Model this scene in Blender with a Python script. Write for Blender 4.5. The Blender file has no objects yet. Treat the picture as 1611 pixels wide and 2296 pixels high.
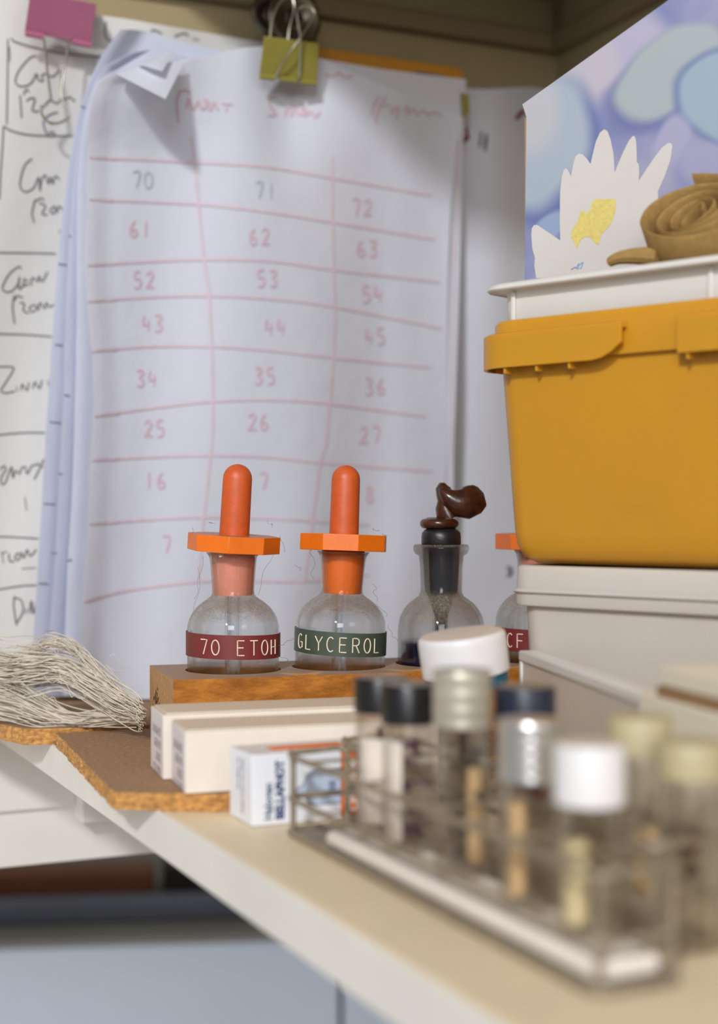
import bpy, bmesh, math, random
from mathutils import Vector, Matrix
R = math.radians
scene = bpy.context.scene
COL = scene.collection
FPX, CX, CY = 3300.0, 805.5, 1148.0          # focal length and centre in pixels of the 1611 x 2296 photograph
TH = R(24.7)                                  # the wall's turn against the view
U = Vector((math.cos(TH), math.sin(TH), 0)); V = Vector((-math.sin(TH), math.cos(TH), 0)); Z = Vector((0, 0, 1))
WALL = 0.95

def uv(u, v, z=0.0): return U*u + V*v + Z*z

# ------------------------------------------------------------ camera, world, lights, exposure
cam = bpy.data.cameras.new('camera'); co = bpy.data.objects.new('camera', cam); COL.objects.link(co)
co.location = (0, 0, 0); co.rotation_euler = (R(90), 0, 0)
cam.sensor_fit = 'HORIZONTAL'; cam.sensor_width = 24; cam.lens = 24*FPX/1611
cam.clip_start = .01; cam.clip_end = 50
cam.dof.use_dof = True; cam.dof.focus_distance = .745; cam.dof.aperture_fstop = 4.5; cam.dof.aperture_blades = 0
scene.camera = co
w = bpy.data.worlds.new('world'); scene.world = w; w.use_nodes = True
w.node_tree.nodes['Background'].inputs[0].default_value = (.93, .95, 1, 1)
w.node_tree.nodes['Background'].inputs[1].default_value = .34

def area(name, loc, target, size, power, color, size_y=None):
    l = bpy.data.lights.new(name, 'AREA'); l.energy = power; l.color = color; l.size = size
    if size_y: l.shape = 'RECTANGLE'; l.size_y = size_y
    o = bpy.data.objects.new(name, l); COL.objects.link(o); o.location = loc
    o.rotation_euler = (Vector(target)-Vector(loc)).to_track_quat('-Z', 'Y').to_euler()
    return o
tgt = uv(.40, .95, .08)
area('window_light', tgt - U*2.3 - V*3.07 + Z*1.75, tgt, .28, 116, (.95, .97, 1.0))
area('room_lamp', (1.0, -.9, .55), (.1, .7, -.02), .5, 3.2, (1, .90, .76))
area('rear_fill', (-.1, -3.2, 1.0), (.1, .9, 0), 1.1, 44, (.97, .97, 1.0))  # added soft fill behind the camera, lifts the wall and glass highlights
area('bench_fill', (-.75, .55, -.95), (-.25, 1.7, -.62), .5, 4.5, (.88, .94, 1.0))  # added low fill under the shelf, brightens the bench front
scene.view_settings.view_transform = 'Standard'; scene.view_settings.look = 'None'
scene.view_settings.gamma = 1; scene.view_settings.use_curve_mapping = False
scene.view_settings.exposure = -0.08

# ------------------------------------------------------------ helpers
def pt(x, y, Y): return Vector(((x-CX)/FPX*Y, Y, (CY-y)/FPX*Y))
def wallpt(x, y, d=0.0):
    r = Vector(((x-CX)/FPX, 1, (CY-y)/FPX))
    return r*((WALL-d)/r.dot(V))
def planept(x, y, P0, n):
    r = Vector(((x-CX)/FPX, 1, (CY-y)/FPX))
    return r*(P0.dot(n)/r.dot(n))

class MB:
    def __init__(s): s.v = []; s.f = []; s.m = []
    def add(s, vs, fs, mi=0):
        o = len(s.v); s.v += [Vector(p) for p in vs]
        s.f += [tuple(i+o for i in f) for f in fs]; s.m += [mi]*len(fs); return s
    def box(s, c, ax, ay, az, mi=0):
        c = Vector(c); vs = [c+ax*i+ay*j+az*k for k in (-1, 1) for j in (-1, 1) for i in (-1, 1)]
        return s.add(vs, [(0,2,3,1),(4,5,7,6),(0,1,5,4),(2,6,7,3),(0,4,6,2),(1,3,7,5)], mi)
    def prism(s, pts, n, mi=0):           # polygon pts extruded by vector n
        k = len(pts); vs = [Vector(p) for p in pts]+[Vector(p)+n for p in pts]
        return s.add(vs, [tuple(range(k))[::-1], tuple(range(k, 2*k))]+[(i, (i+1)%k, k+(i+1)%k, k+i) for i in range(k)], mi)
    def lathe(s, prof, c=(0,0,0), seg=32, M=None, mi=0, sweep=None):
        c = Vector(c); vs = []; fs = []; n = len(prof); full = sweep is None
        a0, a1 = (0, 2*math.pi) if full else sweep
        cols = seg if full else seg+1
        for j in range(cols):
            a = a0+(a1-a0)*j/seg
            for r, z in prof:
                p = Vector((r*math.cos(a), r*math.sin(a), z))
                if M: p = M @ p
                vs.append(p+c)
        for j in range(seg):
            j2 = (j+1) % cols if full else j+1
            for i in range(n-1):
                q = [j*n+i, j2*n+i, j2*n+i+1, j*n+i+1]
                fs.append(tuple(q))
        return s.add(vs, fs, mi)
    def tube(s, path, r, seg=8, closed=False, mi=0):
        P = [Vector(p) for p in path]; n = len(P)
        rr = r if isinstance(r, (list, tuple)) else [r]*n
        vs = []; fs = []; up = Vector((.13, .29, .95)); prev = None
        for i in range(n):
            a = P[i-1] if (i > 0 or closed) else P[i]; b = P[(i+1) % n] if (i < n-1 or closed) else P[i]
            t = (b-a)
            if t.length < 1e-9: t = Vector((0, 0, 1))
            t.normalize()
            x = (prev - t*prev.dot(t)) if prev is not None else t.cross(up)
            if x.length < 1e-6: x = t.orthogonal()
            x.normalize(); prev = x; y = t.cross(x)
            for k in range(seg):
                an = 2*math.pi*k/seg; vs.append(P[i]+(x*math.cos(an)+y*math.sin(an))*rr[i])
        m = n if closed else n-1
        for i in range(m):
            for k in range(seg):
                a = i*seg+k; b = i*seg+(k+1) % seg; c2 = ((i+1) % n)*seg+(k+1) % seg; d = ((i+1) % n)*seg+k
                fs.append((a, b, c2, d))
        if not closed: fs += [tuple(range(seg))[::-1], tuple(range((n-1)*seg, n*seg))]
        return s.add(vs, fs, mi)
    def build(s, name, mats, parent=None, smooth=35, bevel=0, label=None, kind=None, solid=0, sub=0):
        me = bpy.data.meshes.new(name); off = parent_loc(parent)
        me.from_pydata([tuple(p-off) for p in s.v], [], s.f)
        for m in (mats if isinstance(mats, (list, tuple)) else [mats]): me.materials.append(m)
        me.polygons.foreach_set('material_index', s.m)
        bm = bmesh.new(); bm.from_mesh(me); bmesh.ops.remove_doubles(bm, verts=bm.verts, dist=1e-6)
        if not getattr(s, 'open', False): bmesh.ops.recalc_face_normals(bm, faces=bm.faces)
        bm.to_mesh(me); bm.free()
        if smooth:
            me.polygons.foreach_set('use_smooth', [True]*len(me.polygons)); me.set_sharp_from_angle(angle=R(smooth))
        me.update()
        o = bpy.data.objects.new(name, me); COL.objects.link(o)
        if parent: o.parent = parent
        if bevel:
            b = o.modifiers.new('bevel', 'BEVEL'); b.width = bevel; b.segments = 3; b.limit_method = 'ANGLE'; b.harden_normals = False
        if solid:
            q = o.modifiers.new('solid', 'SOLIDIFY'); q.thickness = solid
        if label: o['label'] = label
        if kind: o['kind'] = kind
        return o
def parent_loc(p):
    v = Vector((0, 0, 0))
    while p is not None: v += p.location; p = p.parent
    return v
def tag(o, label, cat, group=None):
    o['label'] = label; o['category'] = cat
    if group: o['group'] = group
    return o
def thing(name, loc, label, cat, group=None):
    o = bpy.data.objects.new(name, None); o.empty_display_size = .01; COL.objects.link(o); o.location = loc
    return tag(o, label, cat, group)
def struct(o): o['kind'] = 'structure'; return o
def catmull(P, n=6):
    P = [Vector(p) for p in P]; out = []
    for i in range(len(P)-1):
        p0 = P[max(i-1, 0)]; p1 = P[i]; p2 = P[i+1]; p3 = P[min(i+2, len(P)-1)]
        for k in range(n):
            t = k/n
            out.append(.5*((2*p1)+(p2-p0)*t+(2*p0-5*p1+4*p2-p3)*t*t+(3*p1-p0-3*p2+p3)*t**3))
    out.append(P[-1]); return out

# ------------------------------------------------------------ materials
def srgb(r, g, b):
    f = lambda c: (c/255/12.92) if c/255 <= .04045 else ((c/255+.055)/1.055)**2.4
    return (f(r), f(g), f(b), 1)
class Nodes:
    def __init__(s, name):
        s.m = bpy.data.materials.new(name); s.m.use_nodes = True; s.t = s.m.node_tree
        s.b = s.t.nodes['Principled BSDF']; s.out = s.t.nodes['Material Output']
    def n(s, ty, **kw):
        q = s.t.nodes.new(ty)
        for k, v in kw.items(): setattr(q, k, v)
        return q
    def l(s, a, b): s.t.links.new(a, b)
    def coord(s, scale=(1,1,1), rot=(0,0,0)):
        c = s.n('ShaderNodeTexCoord'); m = s.n('ShaderNodeMapping'); m.inputs['Scale'].default_value = scale; m.inputs['Rotation'].default_value = rot
        s.l(c.outputs['Object'], m.inputs[0]); return m.outputs[0]
    def noise(s, vec, scale, detail=4, rough=.6):
        q = s.n('ShaderNodeTexNoise'); q.inputs['Scale'].default_value = scale; q.inputs['Detail'].default_value = detail; q.inputs['Roughness'].default_value = rough
        s.l(vec, q.inputs['Vector']); return q.outputs[0]
    def ramp(s, fac, stops):
        q = s.n('ShaderNodeValToRGB'); e = q.color_ramp.elements
        while len(e) < len(stops): e.new(.5)
        for i, (p, c) in enumerate(stops): e[i].position = p; e[i].color = c
        s.l(fac, q.inputs[0]); return q.outputs[0]
    def mix(s, fac, a, b, blend='MIX'):
        q = s.n('ShaderNodeMix'); q.data_type = 'RGBA'; q.blend_type = blend
        for i, x in ((0, fac), (6, a), (7, b)):
            if hasattr(x, 'links') or hasattr(x, 'is_output'): s.l(x, q.inputs[i])
            else: q.inputs[i].default_value = x
        return q.outputs[2]
    def math(s, op, a, b=0.0, c=0.0):
        q = s.n('ShaderNodeMath'); q.operation = op
        for i, x in enumerate((a, b, c)):
            if hasattr(x, 'is_output'): s.l(x, q.inputs[i])
            else: q.inputs[i].default_value = x
        return q.outputs[0]
    def bump(s, h, dist, strength=.5):
        q = s.n('ShaderNodeBump'); q.inputs['Distance'].default_value = dist; q.inputs['Strength'].default_value = strength
        s.l(h, q.inputs['Height']); s.l(q.outputs[0], s.b.inputs['Normal']); return q
def mat(name, col, rough=.5, metal=0, var=.08, scale=60, bump=0, bscale=300, spec=.5, sss=0, trans=0, stretch=(1,1,1), dust=None, alpha=1):
    N = Nodes(name); b = N.b; c = N.coord(stretch)
    nz = N.noise(c, scale)
    dk = tuple(x*(1-var) for x in col[:3])+(1,); lt = tuple(min(1, x*(1+var)) for x in col[:3])+(1,)
    colr = N.ramp(nz, [(.3, dk), (.7, lt)])
    if dust:                      # settled dust on upward faces
        g = N.n('ShaderNodeNewGeometry'); sx = N.n('ShaderNodeSeparateXYZ'); N.l(g.outputs['Normal'], sx.inputs[0])
        up = N.n('ShaderNodeMapRange'); up.inputs['From Min'].default_value = .55; up.inputs['From Max'].default_value = .95; N.l(sx.outputs[2], up.inputs['Value'])
        n2 = N.ramp(N.noise(c, 900, 6, .75), [(.36, (.15,.15,.15,1)), (.56, (1,1,1,1))])
        fac = N.math('MULTIPLY', up.outputs[0], N.math('MULTIPLY', n2, dust[1]))
        colr = N.mix(fac, colr, dust[0])
    N.l(colr, b.inputs['Base Color'])
    b.inputs['Roughness'].default_value = rough; b.inputs['Metallic'].default_value = metal
    b.inputs['Specular IOR Level'].default_value = spec
    if sss:
        b.inputs['Subsurface Weight'].default_value = sss; b.inputs['Subsurface Radius'].default_value = (.01, .006, .002); b.inputs['Subsurface Scale'].default_value = 1
    if trans: b.inputs['Transmission Weight'].default_value = trans
    if bump: N.bump(N.noise(c, bscale, 5), .0006, bump)
    return N.m
def glass(name, tint=(1,1,1,1), dust=.0, rough=.0, thin=.55, dustcol=srgb(150,135,115), dz=(.15,.85)):
    # clear glass: part refracting, part straight-through, with dust lying on upward faces
    N = Nodes(name); t = N.t
    g = N.n('ShaderNodeBsdfGlass'); g.inputs['Color'].default_value = tint; g.inputs['Roughness'].default_value = rough; g.inputs['IOR'].default_value = 1.45
    tr = N.n('ShaderNodeBsdfTransparent'); tr.inputs[0].default_value = tuple(min(1, x*.985) for x in tint[:3])+(1,)
    mx = N.n('ShaderNodeMixShader'); mx.inputs[0].default_value = thin; N.l(g.outputs[0], mx.inputs[1]); N.l(tr.outputs[0], mx.inputs[2])
    last = mx.outputs[0]
    if dust:
        c = N.coord(); ge = N.n('ShaderNodeNewGeometry'); sx = N.n('ShaderNodeSeparateXYZ'); N.l(ge.outputs['Normal'], sx.inputs[0])
        up = N.n('ShaderNodeMapRange'); up.inputs['From Min'].default_value = dz[0]; up.inputs['From Max'].default_value = dz[1]; N.l(sx.outputs[2], up.inputs['Value'])
        n2 = N.ramp(N.noise(c, 260, 8, .8), [(.38, (0,0,0,1)), (.62, (1,1,1,1))])
        sp = N.ramp(N.noise(c, 800, 4, .8), [(.55, (0,0,0,1)), (.58, (1,1,1,1))])
        a = N.math('MULTIPLY', n2, dust); a = N.math('ADD', a, N.math('MULTIPLY', sp, .9)); a = N.math('ADD', a, dust*.3)
        f = N.math('MULTIPLY', up.outputs[0], a); f = N.math('ADD', f, .006)
        f = N.math('MINIMUM', f, 1.0)
        df = N.n('ShaderNodeBsdfDiffuse'); df.inputs[0].default_value = dustcol
        m2 = N.n('ShaderNodeMixShader'); N.l(f, m2.inputs[0]); N.l(last, m2.inputs[1]); N.l(df.outputs[0], m2.inputs[2]); last = m2.outputs[0]
    N.l(last, N.out.inputs[0]); return N.m
def paper(name, col, transl=.25):
    N = Nodes(name); c = N.coord()
    cr = N.ramp(N.noise(c, 9, 5), [(.3, tuple(x*.95 for x in col[:3])+(1,)), (.7, col)])
    N.l(cr, N.b.inputs['Base Color']); N.b.inputs['Roughness'].default_value = .85; N.b.inputs['Specular IOR Level'].default_value = .15
    N.bump(N.noise(c, 26, 4), .004, .35)
    tl = N.n('ShaderNodeBsdfTranslucent'); N.l(cr, tl.inputs[0]); mx = N.n('ShaderNodeMixShader'); mx.inputs[0].default_value = transl
    N.l(N.b.outputs[0], mx.inputs[1]); N.l(tl.outputs[0], mx.inputs[2]); N.l(mx.outputs[0], N.out.inputs[0]); return N.m
def wood(name, a, b, sc=22, stretch=(1, 8, 8), top=None):
    N = Nodes(name); c = N.coord(stretch, (0, 0, -R(17)))
    n = N.noise(c, sc, 6, .65); n2 = N.noise(c, sc*7, 4, .7)
    f = N.math('ADD', N.math('MULTIPLY', n, .75), N.math('MULTIPLY', n2, .25))
    cr = N.ramp(f, [(.36, a), (.5, tuple((x+y)/2 for x, y in zip(a, b))), (.62, b)])
    if top:
        g = N.n('ShaderNodeNewGeometry'); sx = N.n('ShaderNodeSeparateXYZ'); N.l(g.outputs['Normal'], sx.inputs[0])
        d = N.ramp(N.noise(N.coord(), 700, 6, .8), [(.35, (.55,.55,.55,1)), (.6, (1,1,1,1))])
        up = N.n('ShaderNodeMapRange'); up.inputs['From Min'].default_value = .5; up.inputs['From Max'].default_value = .9; N.l(sx.outputs[2], up.inputs['Value'])
        cr = N.mix(N.math('MULTIPLY', up.outputs[0], N.math('MULTIPLY', d, .93)), cr, top)
    N.l(cr, N.b.inputs['Base Color']); N.b.inputs['Roughness'].default_value = .55; N.b.inputs['Specular IOR Level'].default_value = .3
    N.bump(f, .0008, .4); return N.m

DUST = srgb(168, 146, 122)
M = {}
M['wall'] = mat('wall paint', srgb(160, 144, 108), .8, var=.05, scale=5, bump=.15, bscale=180)
M['trim'] = mat('trim paint', srgb(128, 112, 84), .6, var=.05, scale=12)
M['white_paint'] = mat('white paint', srgb(222, 214, 205), .6, var=.03, scale=14)
M['shelf_top'] = mat('shelf laminate', srgb(226, 206, 172), .45, var=.05, scale=14, bump=.1, bscale=90)
M['shelf_edge'] = mat('shelf edging', srgb(226, 220, 210), .5, var=.05, scale=18)
M['floor'] = mat('floor vinyl', srgb(150, 150, 150), .5, var=.08, scale=6)
M['bench'] = mat('bench front', srgb(208, 214, 224), .5, var=.03, scale=4)
M['bench_top'] = mat('bench top', srgb(130, 124, 112), .5, var=.08, scale=9)
M['dark'] = mat('dark recess', srgb(46, 36, 30), .8, var=.1, scale=5)
M['brown_board'] = mat('brown plank', srgb(120, 66, 40), .6, var=.12, scale=8)
M['grey_board'] = mat('blue grey plank', srgb(96, 98, 108), .6, var=.1, scale=8)
M['paper_w'] = paper('white paper', srgb(226, 228, 238))
M['paper_b'] = paper('bluish paper', srgb(220, 224, 240), .3)
M['paper_y'] = paper('cream paper', srgb(222, 219, 214), .15)
M['ink'] = mat('pencil line', srgb(98, 95, 98), .7, var=.1, scale=100)
M['ink_red'] = mat('faded red ink', srgb(206, 186, 194), .8, var=.05, scale=100)
M['ink_red2'] = mat('red ink figure', srgb(202, 174, 184), .8, var=.05, scale=100)
M['ink_grey'] = mat('grey ink', srgb(172, 178, 190), .8, var=.08, scale=100)
M['red_mark'] = mat('red marker', srgb(122, 40, 48), .8)
M['black_mark'] = mat('black marker', srgb(62, 58, 60), .8)
M['orange'] = mat('orange plastic', srgb(228, 110, 14), .38, var=.05, scale=200, bump=.08, bscale=900, dust=(srgb(150, 104, 78), .95))
M['rubber_o'] = mat('orange rubber', srgb(200, 86, 34), .45, var=.09, scale=260, bump=.1, bscale=1200)
M['pink_st'] = mat('faded salmon stopper', srgb(226, 142, 116), .6, var=.06, scale=240, bump=.2, bscale=900)
M['orange_st'] = mat('bright orange stopper', srgb(236, 108, 12), .45, var=.04, scale=240)
M['glass_b'] = glass('dusty bottle glass', (.995, 1, 1, 1), dust=.34, thin=.40, dustcol=srgb(140, 124, 108), dz=(.3, 1.0))
M['glass_v'] = glass('vial glass', (.98, .97, .95, 1), dust=.0, thin=.72)
M['glass_f'] = glass('frosted glass', (.30, .30, .32, 1), dust=.25, rough=.35, thin=.25, dustcol=srgb(110, 106, 104))
M['glass_t'] = glass('dropper tube glass', (.9, .92, .93, 1), thin=.3)
M['lab_red'] = mat('maroon embossing tape', srgb(118, 44, 42), .42, var=.12, scale=120)
M['lab_green'] = mat('dark green embossing tape', srgb(66, 78, 64), .42, var=.12, scale=120)
M['lab_txt'] = mat('embossed white letter', srgb(232, 216, 190), .6, var=.06, scale=500)
M['blk_rub'] = mat('black rubber', srgb(30, 28, 30), .35, var=.2, scale=200, bump=.2, bscale=800)
M['brn_rub'] = mat('perished brown rubber', srgb(66, 34, 18), .25, var=.6, scale=90, bump=.2, bscale=300)
M['ink_liquid'] = mat('dark blue stain liquid', srgb(14, 20, 56), .12, var=.3, scale=30)
M['block'] = wood('varnished wood block', srgb(140, 82, 22), srgb(196, 126, 48), top=srgb(158, 136, 116))
M['block_end'] = wood('bare end grain', srgb(176, 130, 82), srgb(206, 160, 108), sc=50, top=srgb(158, 136, 116))
M['scorch'] = mat('dark stain', srgb(58, 50, 50), .9, var=.5, scale=400)
M['hb_top'] = mat('hardboard face', srgb(156, 116, 80), .85, var=.55, scale=420, bump=.9, bscale=260, stretch=(1, 2.2, 1), dust=(srgb(162, 136, 108), .4))
M['hb_edge'] = mat('hardboard edge', srgb(192, 138, 76), .9, var=.5, scale=300, bump=1.4, bscale=420, stretch=(1, 1, 2))
M['card_w'] = mat('cream card', srgb(228, 217, 203), .7, var=.03, scale=60, dust=(srgb(206, 178, 142), .8))
M['card_side'] = mat('pale card end', srgb(228, 218, 218), .7, var=.02, scale=60)
M['card_hw'] = mat('white glossy card', srgb(232, 234, 240), .45, var=.02, scale=60, dust=(srgb(206, 184, 160), .7))
M['print_g'] = mat('grey stamp print', srgb(172, 164, 168), .8)
M['print_b'] = mat('navy print', srgb(46, 66, 112), .6)
M['print_lb'] = mat('pale blue lamp print', srgb(186, 198, 218), .6)
M['print_o'] = mat('orange print', srgb(232, 116, 22), .6)
M['print_w'] = mat('white print', srgb(236, 226, 218), .6)
M['print_p'] = mat('plum print', srgb(98, 62, 82), .6)
M['cream_box'] = mat('cream carton', srgb(226, 216, 194), .6, var=.03, scale=30)
M['brown_edge'] = mat('brown card edge', srgb(156, 118, 78), .8, var=.1, scale=100)
M['yel'] = mat('yellow plastic', srgb(200, 142, 32), .36, var=.05, scale=14, sss=.35, bump=.05, bscale=900)
M['wht_pl'] = mat('white plastic', srgb(218, 213, 206), .38, var=.02, scale=30, sss=.1)
M['milk'] = mat('milky plastic', srgb(198, 190, 180), .34, var=.05, scale=10, sss=.3)
M['wire'] = mat('dull zinc wire', srgb(150, 136, 116), .5, metal=.35, var=.2, scale=300)
M['steel'] = mat('bright wire', srgb(206, 200, 188), .25, metal=1, var=.1, scale=200)
M['dksteel'] = mat('dark clip metal', srgb(96, 88, 78), .35, metal=.9, var=.25, scale=60)
M['alu'] = mat('aluminium cap', srgb(206, 204, 200), .3, metal=.85, var=.08, scale=80)
M['tinny'] = mat('worn tin cap', srgb(188, 180, 164), .4, metal=.5, var=.15, scale=80)
M['blk_cap'] = mat('black screw cap', srgb(22, 21, 22), .35, var=.1, scale=80, dust=(srgb(150, 134, 112), .85))
M['navy_cap'] = mat('navy screw cap', srgb(30, 36, 54), .4, var=.1, scale=80, dust=(srgb(150, 134, 112), .8))
M['olive_cap'] = mat('olive plastic cap', srgb(176, 164, 128), .5, var=.1, scale=80)
M['wht_cap'] = mat('white screw cap', srgb(222, 219, 218), .45, var=.02, scale=80, dust=(srgb(196, 168, 136), .85))
M['teal'] = mat('teal jar glass', srgb(14, 84, 104), .3, var=.1, scale=60)
M['pink'] = mat('pink enamel', srgb(168, 98, 124), .38, var=.04, scale=60)
M['green'] = mat('olive green enamel', srgb(140, 132, 60), .36, var=.05, scale=60)
M['ochre'] = mat('ochre card', srgb(186, 124, 26), .6, var=.1, scale=30)
M['thread'] = mat('natural thread', srgb(218, 208, 190), .85, var=.12, scale=60)
M['cloth'] = mat('tan cotton tape', srgb(172, 138, 84), .95, var=.14, scale=240, bump=.8, bscale=1500, spec=.1)
M['fibre'] = mat('dust fibre', srgb(120, 108, 104), .9)
M['cork'] = mat('cork plug', srgb(214, 180, 134), .8, var=.12, scale=200)
M['cream_pl'] = mat('cream wax plug', srgb(228, 212, 168), .6, var=.05, scale=100)
M['dkred'] = mat('dark red specimen', srgb(92, 30, 34), .5, var=.3, scale=200)
M['felt'] = mat('white foam strip', srgb(226, 216, 204), .8, var=.04, scale=80, bump=.2, bscale=300)

# ------------------------------------------------------------ structure
SH = -.125                                    # shelf top
UR = .602                                     # right wall
struct(MB().box(uv(-.25, WALL+.02, .167), U*.872, V*.02, Z*.394).build('wall_back', M['wall']))
struct(MB().box(uv(UR+.02, .55, .16), U*.02, V*.42, Z*.40).build('wall_right', M['wall']))
zt = wallpt(900, 52).z
struct(MB().box(uv(-.25, WALL-.006, zt), U*.852, V*.006, Z*.007).build('trim_1', M['trim'], bevel=.002))
struct(MB().box(uv(UR-.006, .55, zt), U*.006, V*.388, Z*.007).build('trim_2', M['trim'], bevel=.002))
struct(MB().box(uv(wallpt(1245,60).dot(U), WALL-.004, zt+.075), U*.002, V*.004, Z*.07).build('trim_3', M['trim']))
a165 = wallpt(165, 1800).dot(U)
struct(MB().box(uv((a165+UR)/2, WALL-.011, -.143-.028), U*((UR-a165)/2), V*.011, Z*.028).build('trim_4', M['white_paint'], bevel=.001))
struct(MB().box(uv((-.9+a165)/2, WALL-.003, -.143-.018), U*((a165+.9)/2), V*.003, Z*.030).build('trim_5', M['white_paint'], bevel=.001))
struct(MB().box(uv((-.9+.55)/2, WALL-.001, -.2085), U*.725, V*.001, Z*.0185).build('trim_6', M['white_paint'], bevel=.0005))
struct(MB().box(uv(0, 1.6, -1.2), U*3, V*3, Z*.02).build('floor', M['floor']))
struct(MB().box(uv(-.3, 3.3, -.4), U*2.2, V*.02, Z*.8).build('wall_far', M['wall']))
# overhead cupboard: out of view above, it shades the top of the wall
cab = thing('wall_cupboard', uv(.45, .8, .385), 'cream wall cupboard above the papers, just over the picture', 'cupboard')
aA = wallpt(200, -98).dot(U)
MB().box(uv(aA+.31, WALL-.185, .485), U*.31, V*.185, Z*.10).build('cupboard_body', M['wall'], cab, bevel=.002)

# shelf
u0 = .181
sh = thing('wall_shelf', uv(.39, .5, SH-.018), 'long cream laminate shelf with white front edge that carries everything', 'shelf')
MB().box(uv((u0+.0012+UR)/2, .49, SH-.009), U*((UR-u0-.0012)/2-.0005), V*.4595, Z*.009).build('shelf_board', M['shelf_top'], sh, bevel=.001)
MB().box(uv(u0+.0002, .49, SH-.009), U*.001, V*.4595, Z*.0092).build('edge_band', M['shelf_edge'], sh, bevel=.0008, label='off-white edging strip')

# low bench seen blurred under the shelf
bn = thing('storage_bench', Vector((-.2, 1.9, -1.18)), 'pale blue-grey storage bench far below the shelf at lower left', 'bench')
bz = -.4800; BU = Vector((math.cos(R(6)), math.sin(R(6)), 0)); BV = Vector((-math.sin(R(6)), math.cos(R(6)), 0)); B0 = Vector((-.021, 1.70, 0))
for k in range(-2, 2):
    MB().box(B0+BU*(.30+.60*k)+Z*(bz-.3795), BU*.2975, BV*.010, Z*.37).build('door', M['bench'], bn, bevel=.004)
MB().box(B0+BV*.23+Z*(bz-.354), BU*1.2, BV*.215, Z*.345).build('body', M['dark'], bn)
MB().box(B0+BV*.22+Z*(bz-.004), BU*1.21, BV*.235, Z*.004).build('bench_top', M['bench_top'], bn, bevel=.003)
pl = MB().box(B0+BU*-.47+BV*.20+Z*(bz+.0145), BU*.25, BV*.03, Z*.0142).build('brown_plank', M['brown_board'], bevel=.004)
tag(pl, 'red-brown plank lying at the back of the low bench', 'plank')
pl = MB().box(B0+BU*-.25+BV*.07+Z*(bz+.0117), BU*.5, BV*.022, Z*.0115).build('grey_plank', M['grey_board'], bevel=.004)
tag(pl, 'blue-grey plank lying in front of the brown one on the low bench', 'plank')
pl = MB().box(B0+BU*-.01+BV*.21+Z*(bz+.017), BU*.20, BV*.04, Z*.0168).build('black_case', M['dark'], bevel=.004)
tag(pl, 'low black case beside the brown plank on the low bench', 'case')

# ------------------------------------------------------------ papers
def interp(poly, n):                           # resample a pixel polyline by arc length to n+1 points
    P = catmull([Vector((x, y, 0)) for x, y in poly], 8); L = [0]
    for a, b in zip(P, P[1:]): L.append(L[-1]+(b-a).length)
    out = []; j = 0
    for i in range(n+1):
        t = L[-1]*i/n
        while j < len(L)-2 and L[j+1] < t: j += 1
        s = (t-L[j])/max(L[j+1]-L[j], 1e-9); out.append(P[j].lerp(P[j+1], min(max(s, 0), 1)))
    return out
def coons(mb, top, bot, left, right, dfun, nu=28, nv=44, mi=0):
    T = interp(top, nu); B = interp(bot, nu); Lc = interp(left, nv); Rc = interp(right, nv)
    vs = []
    for j in range(nv+1):
        v = j/nv
        for i in range(nu+1):
            s = i/nu
            p = (1-v)*T[i]+v*B[i]+(1-s)*Lc[j]+s*Rc[j]-((1-s)*(1-v)*T[0]+s*(1-v)*T[-1]+(1-s)*v*B[0]+s*v*B[-1])
            vs.append(wallpt(p.x, p.y, dfun(p.x, p.y)))
    fs = [(j*(nu+1)+i, j*(nu+1)+i+1, (j+1)*(nu+1)+i+1, (j+1)*(nu+1)+i) for j in range(nv) for i in range(nu)]
    mb.open = True
    return mb.add(vs, fs, mi)
def strokes(mb, lines, dfun, wpx, dz=.0007, smooth=True):
    for L in lines:
        if len(L) < 2: continue
        P = [Vector((x, y, 0)) for x, y in L]
        # denser sampling so that the ribbon follows the sheet
        if smooth and len(P) > 2: P = catmull(P, 5)
        Q = [P[0]]
        for a, b in zip(P, P[1:]):
            k = max(1, int((b-a).length/18))
            Q += [a.lerp(b, i/k) for i in range(1, k+1)]
        vs = []; n = len(Q)
        for i, q in enumerate(Q):
            t = (Q[min(i+1, n-1)]-Q[max(i-1, 0)])
            if t.length < 1e-6: t = Vector((1, 0, 0))
            t.normalize(); nn = Vector((-t.y, t.x, 0))*wpx*.5*(1 if 0 < i < n-1 else .6)
            for s in (-1, 1):
                c = q+nn*s; vs.append(wallpt(c.x, c.y, dfun(c.x, c.y)+dz))
        mb.open = True
        mb.add(vs, [(2*i, 2*i+1, 2*i+3, 2*i+2) for i in range(n-1)])
    return mb
def pieces(name, lines, dfun, wpx, m, parent, dz=.0007, smooth=True):
    for L in lines: strokes(MB(), L if isinstance(L[0][0], tuple) else [L], dfun, wpx, dz, smooth).build(name, m, parent, smooth=0)
def sc(lines, k, ox=0, oy=0): return [[(x/k+ox, y/k+oy) for x, y in L] for L in lines]
def sst(a, b, x): t = min(max((x-a)/(b-a), 0), 1); return t*t*(3-2*t)

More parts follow.
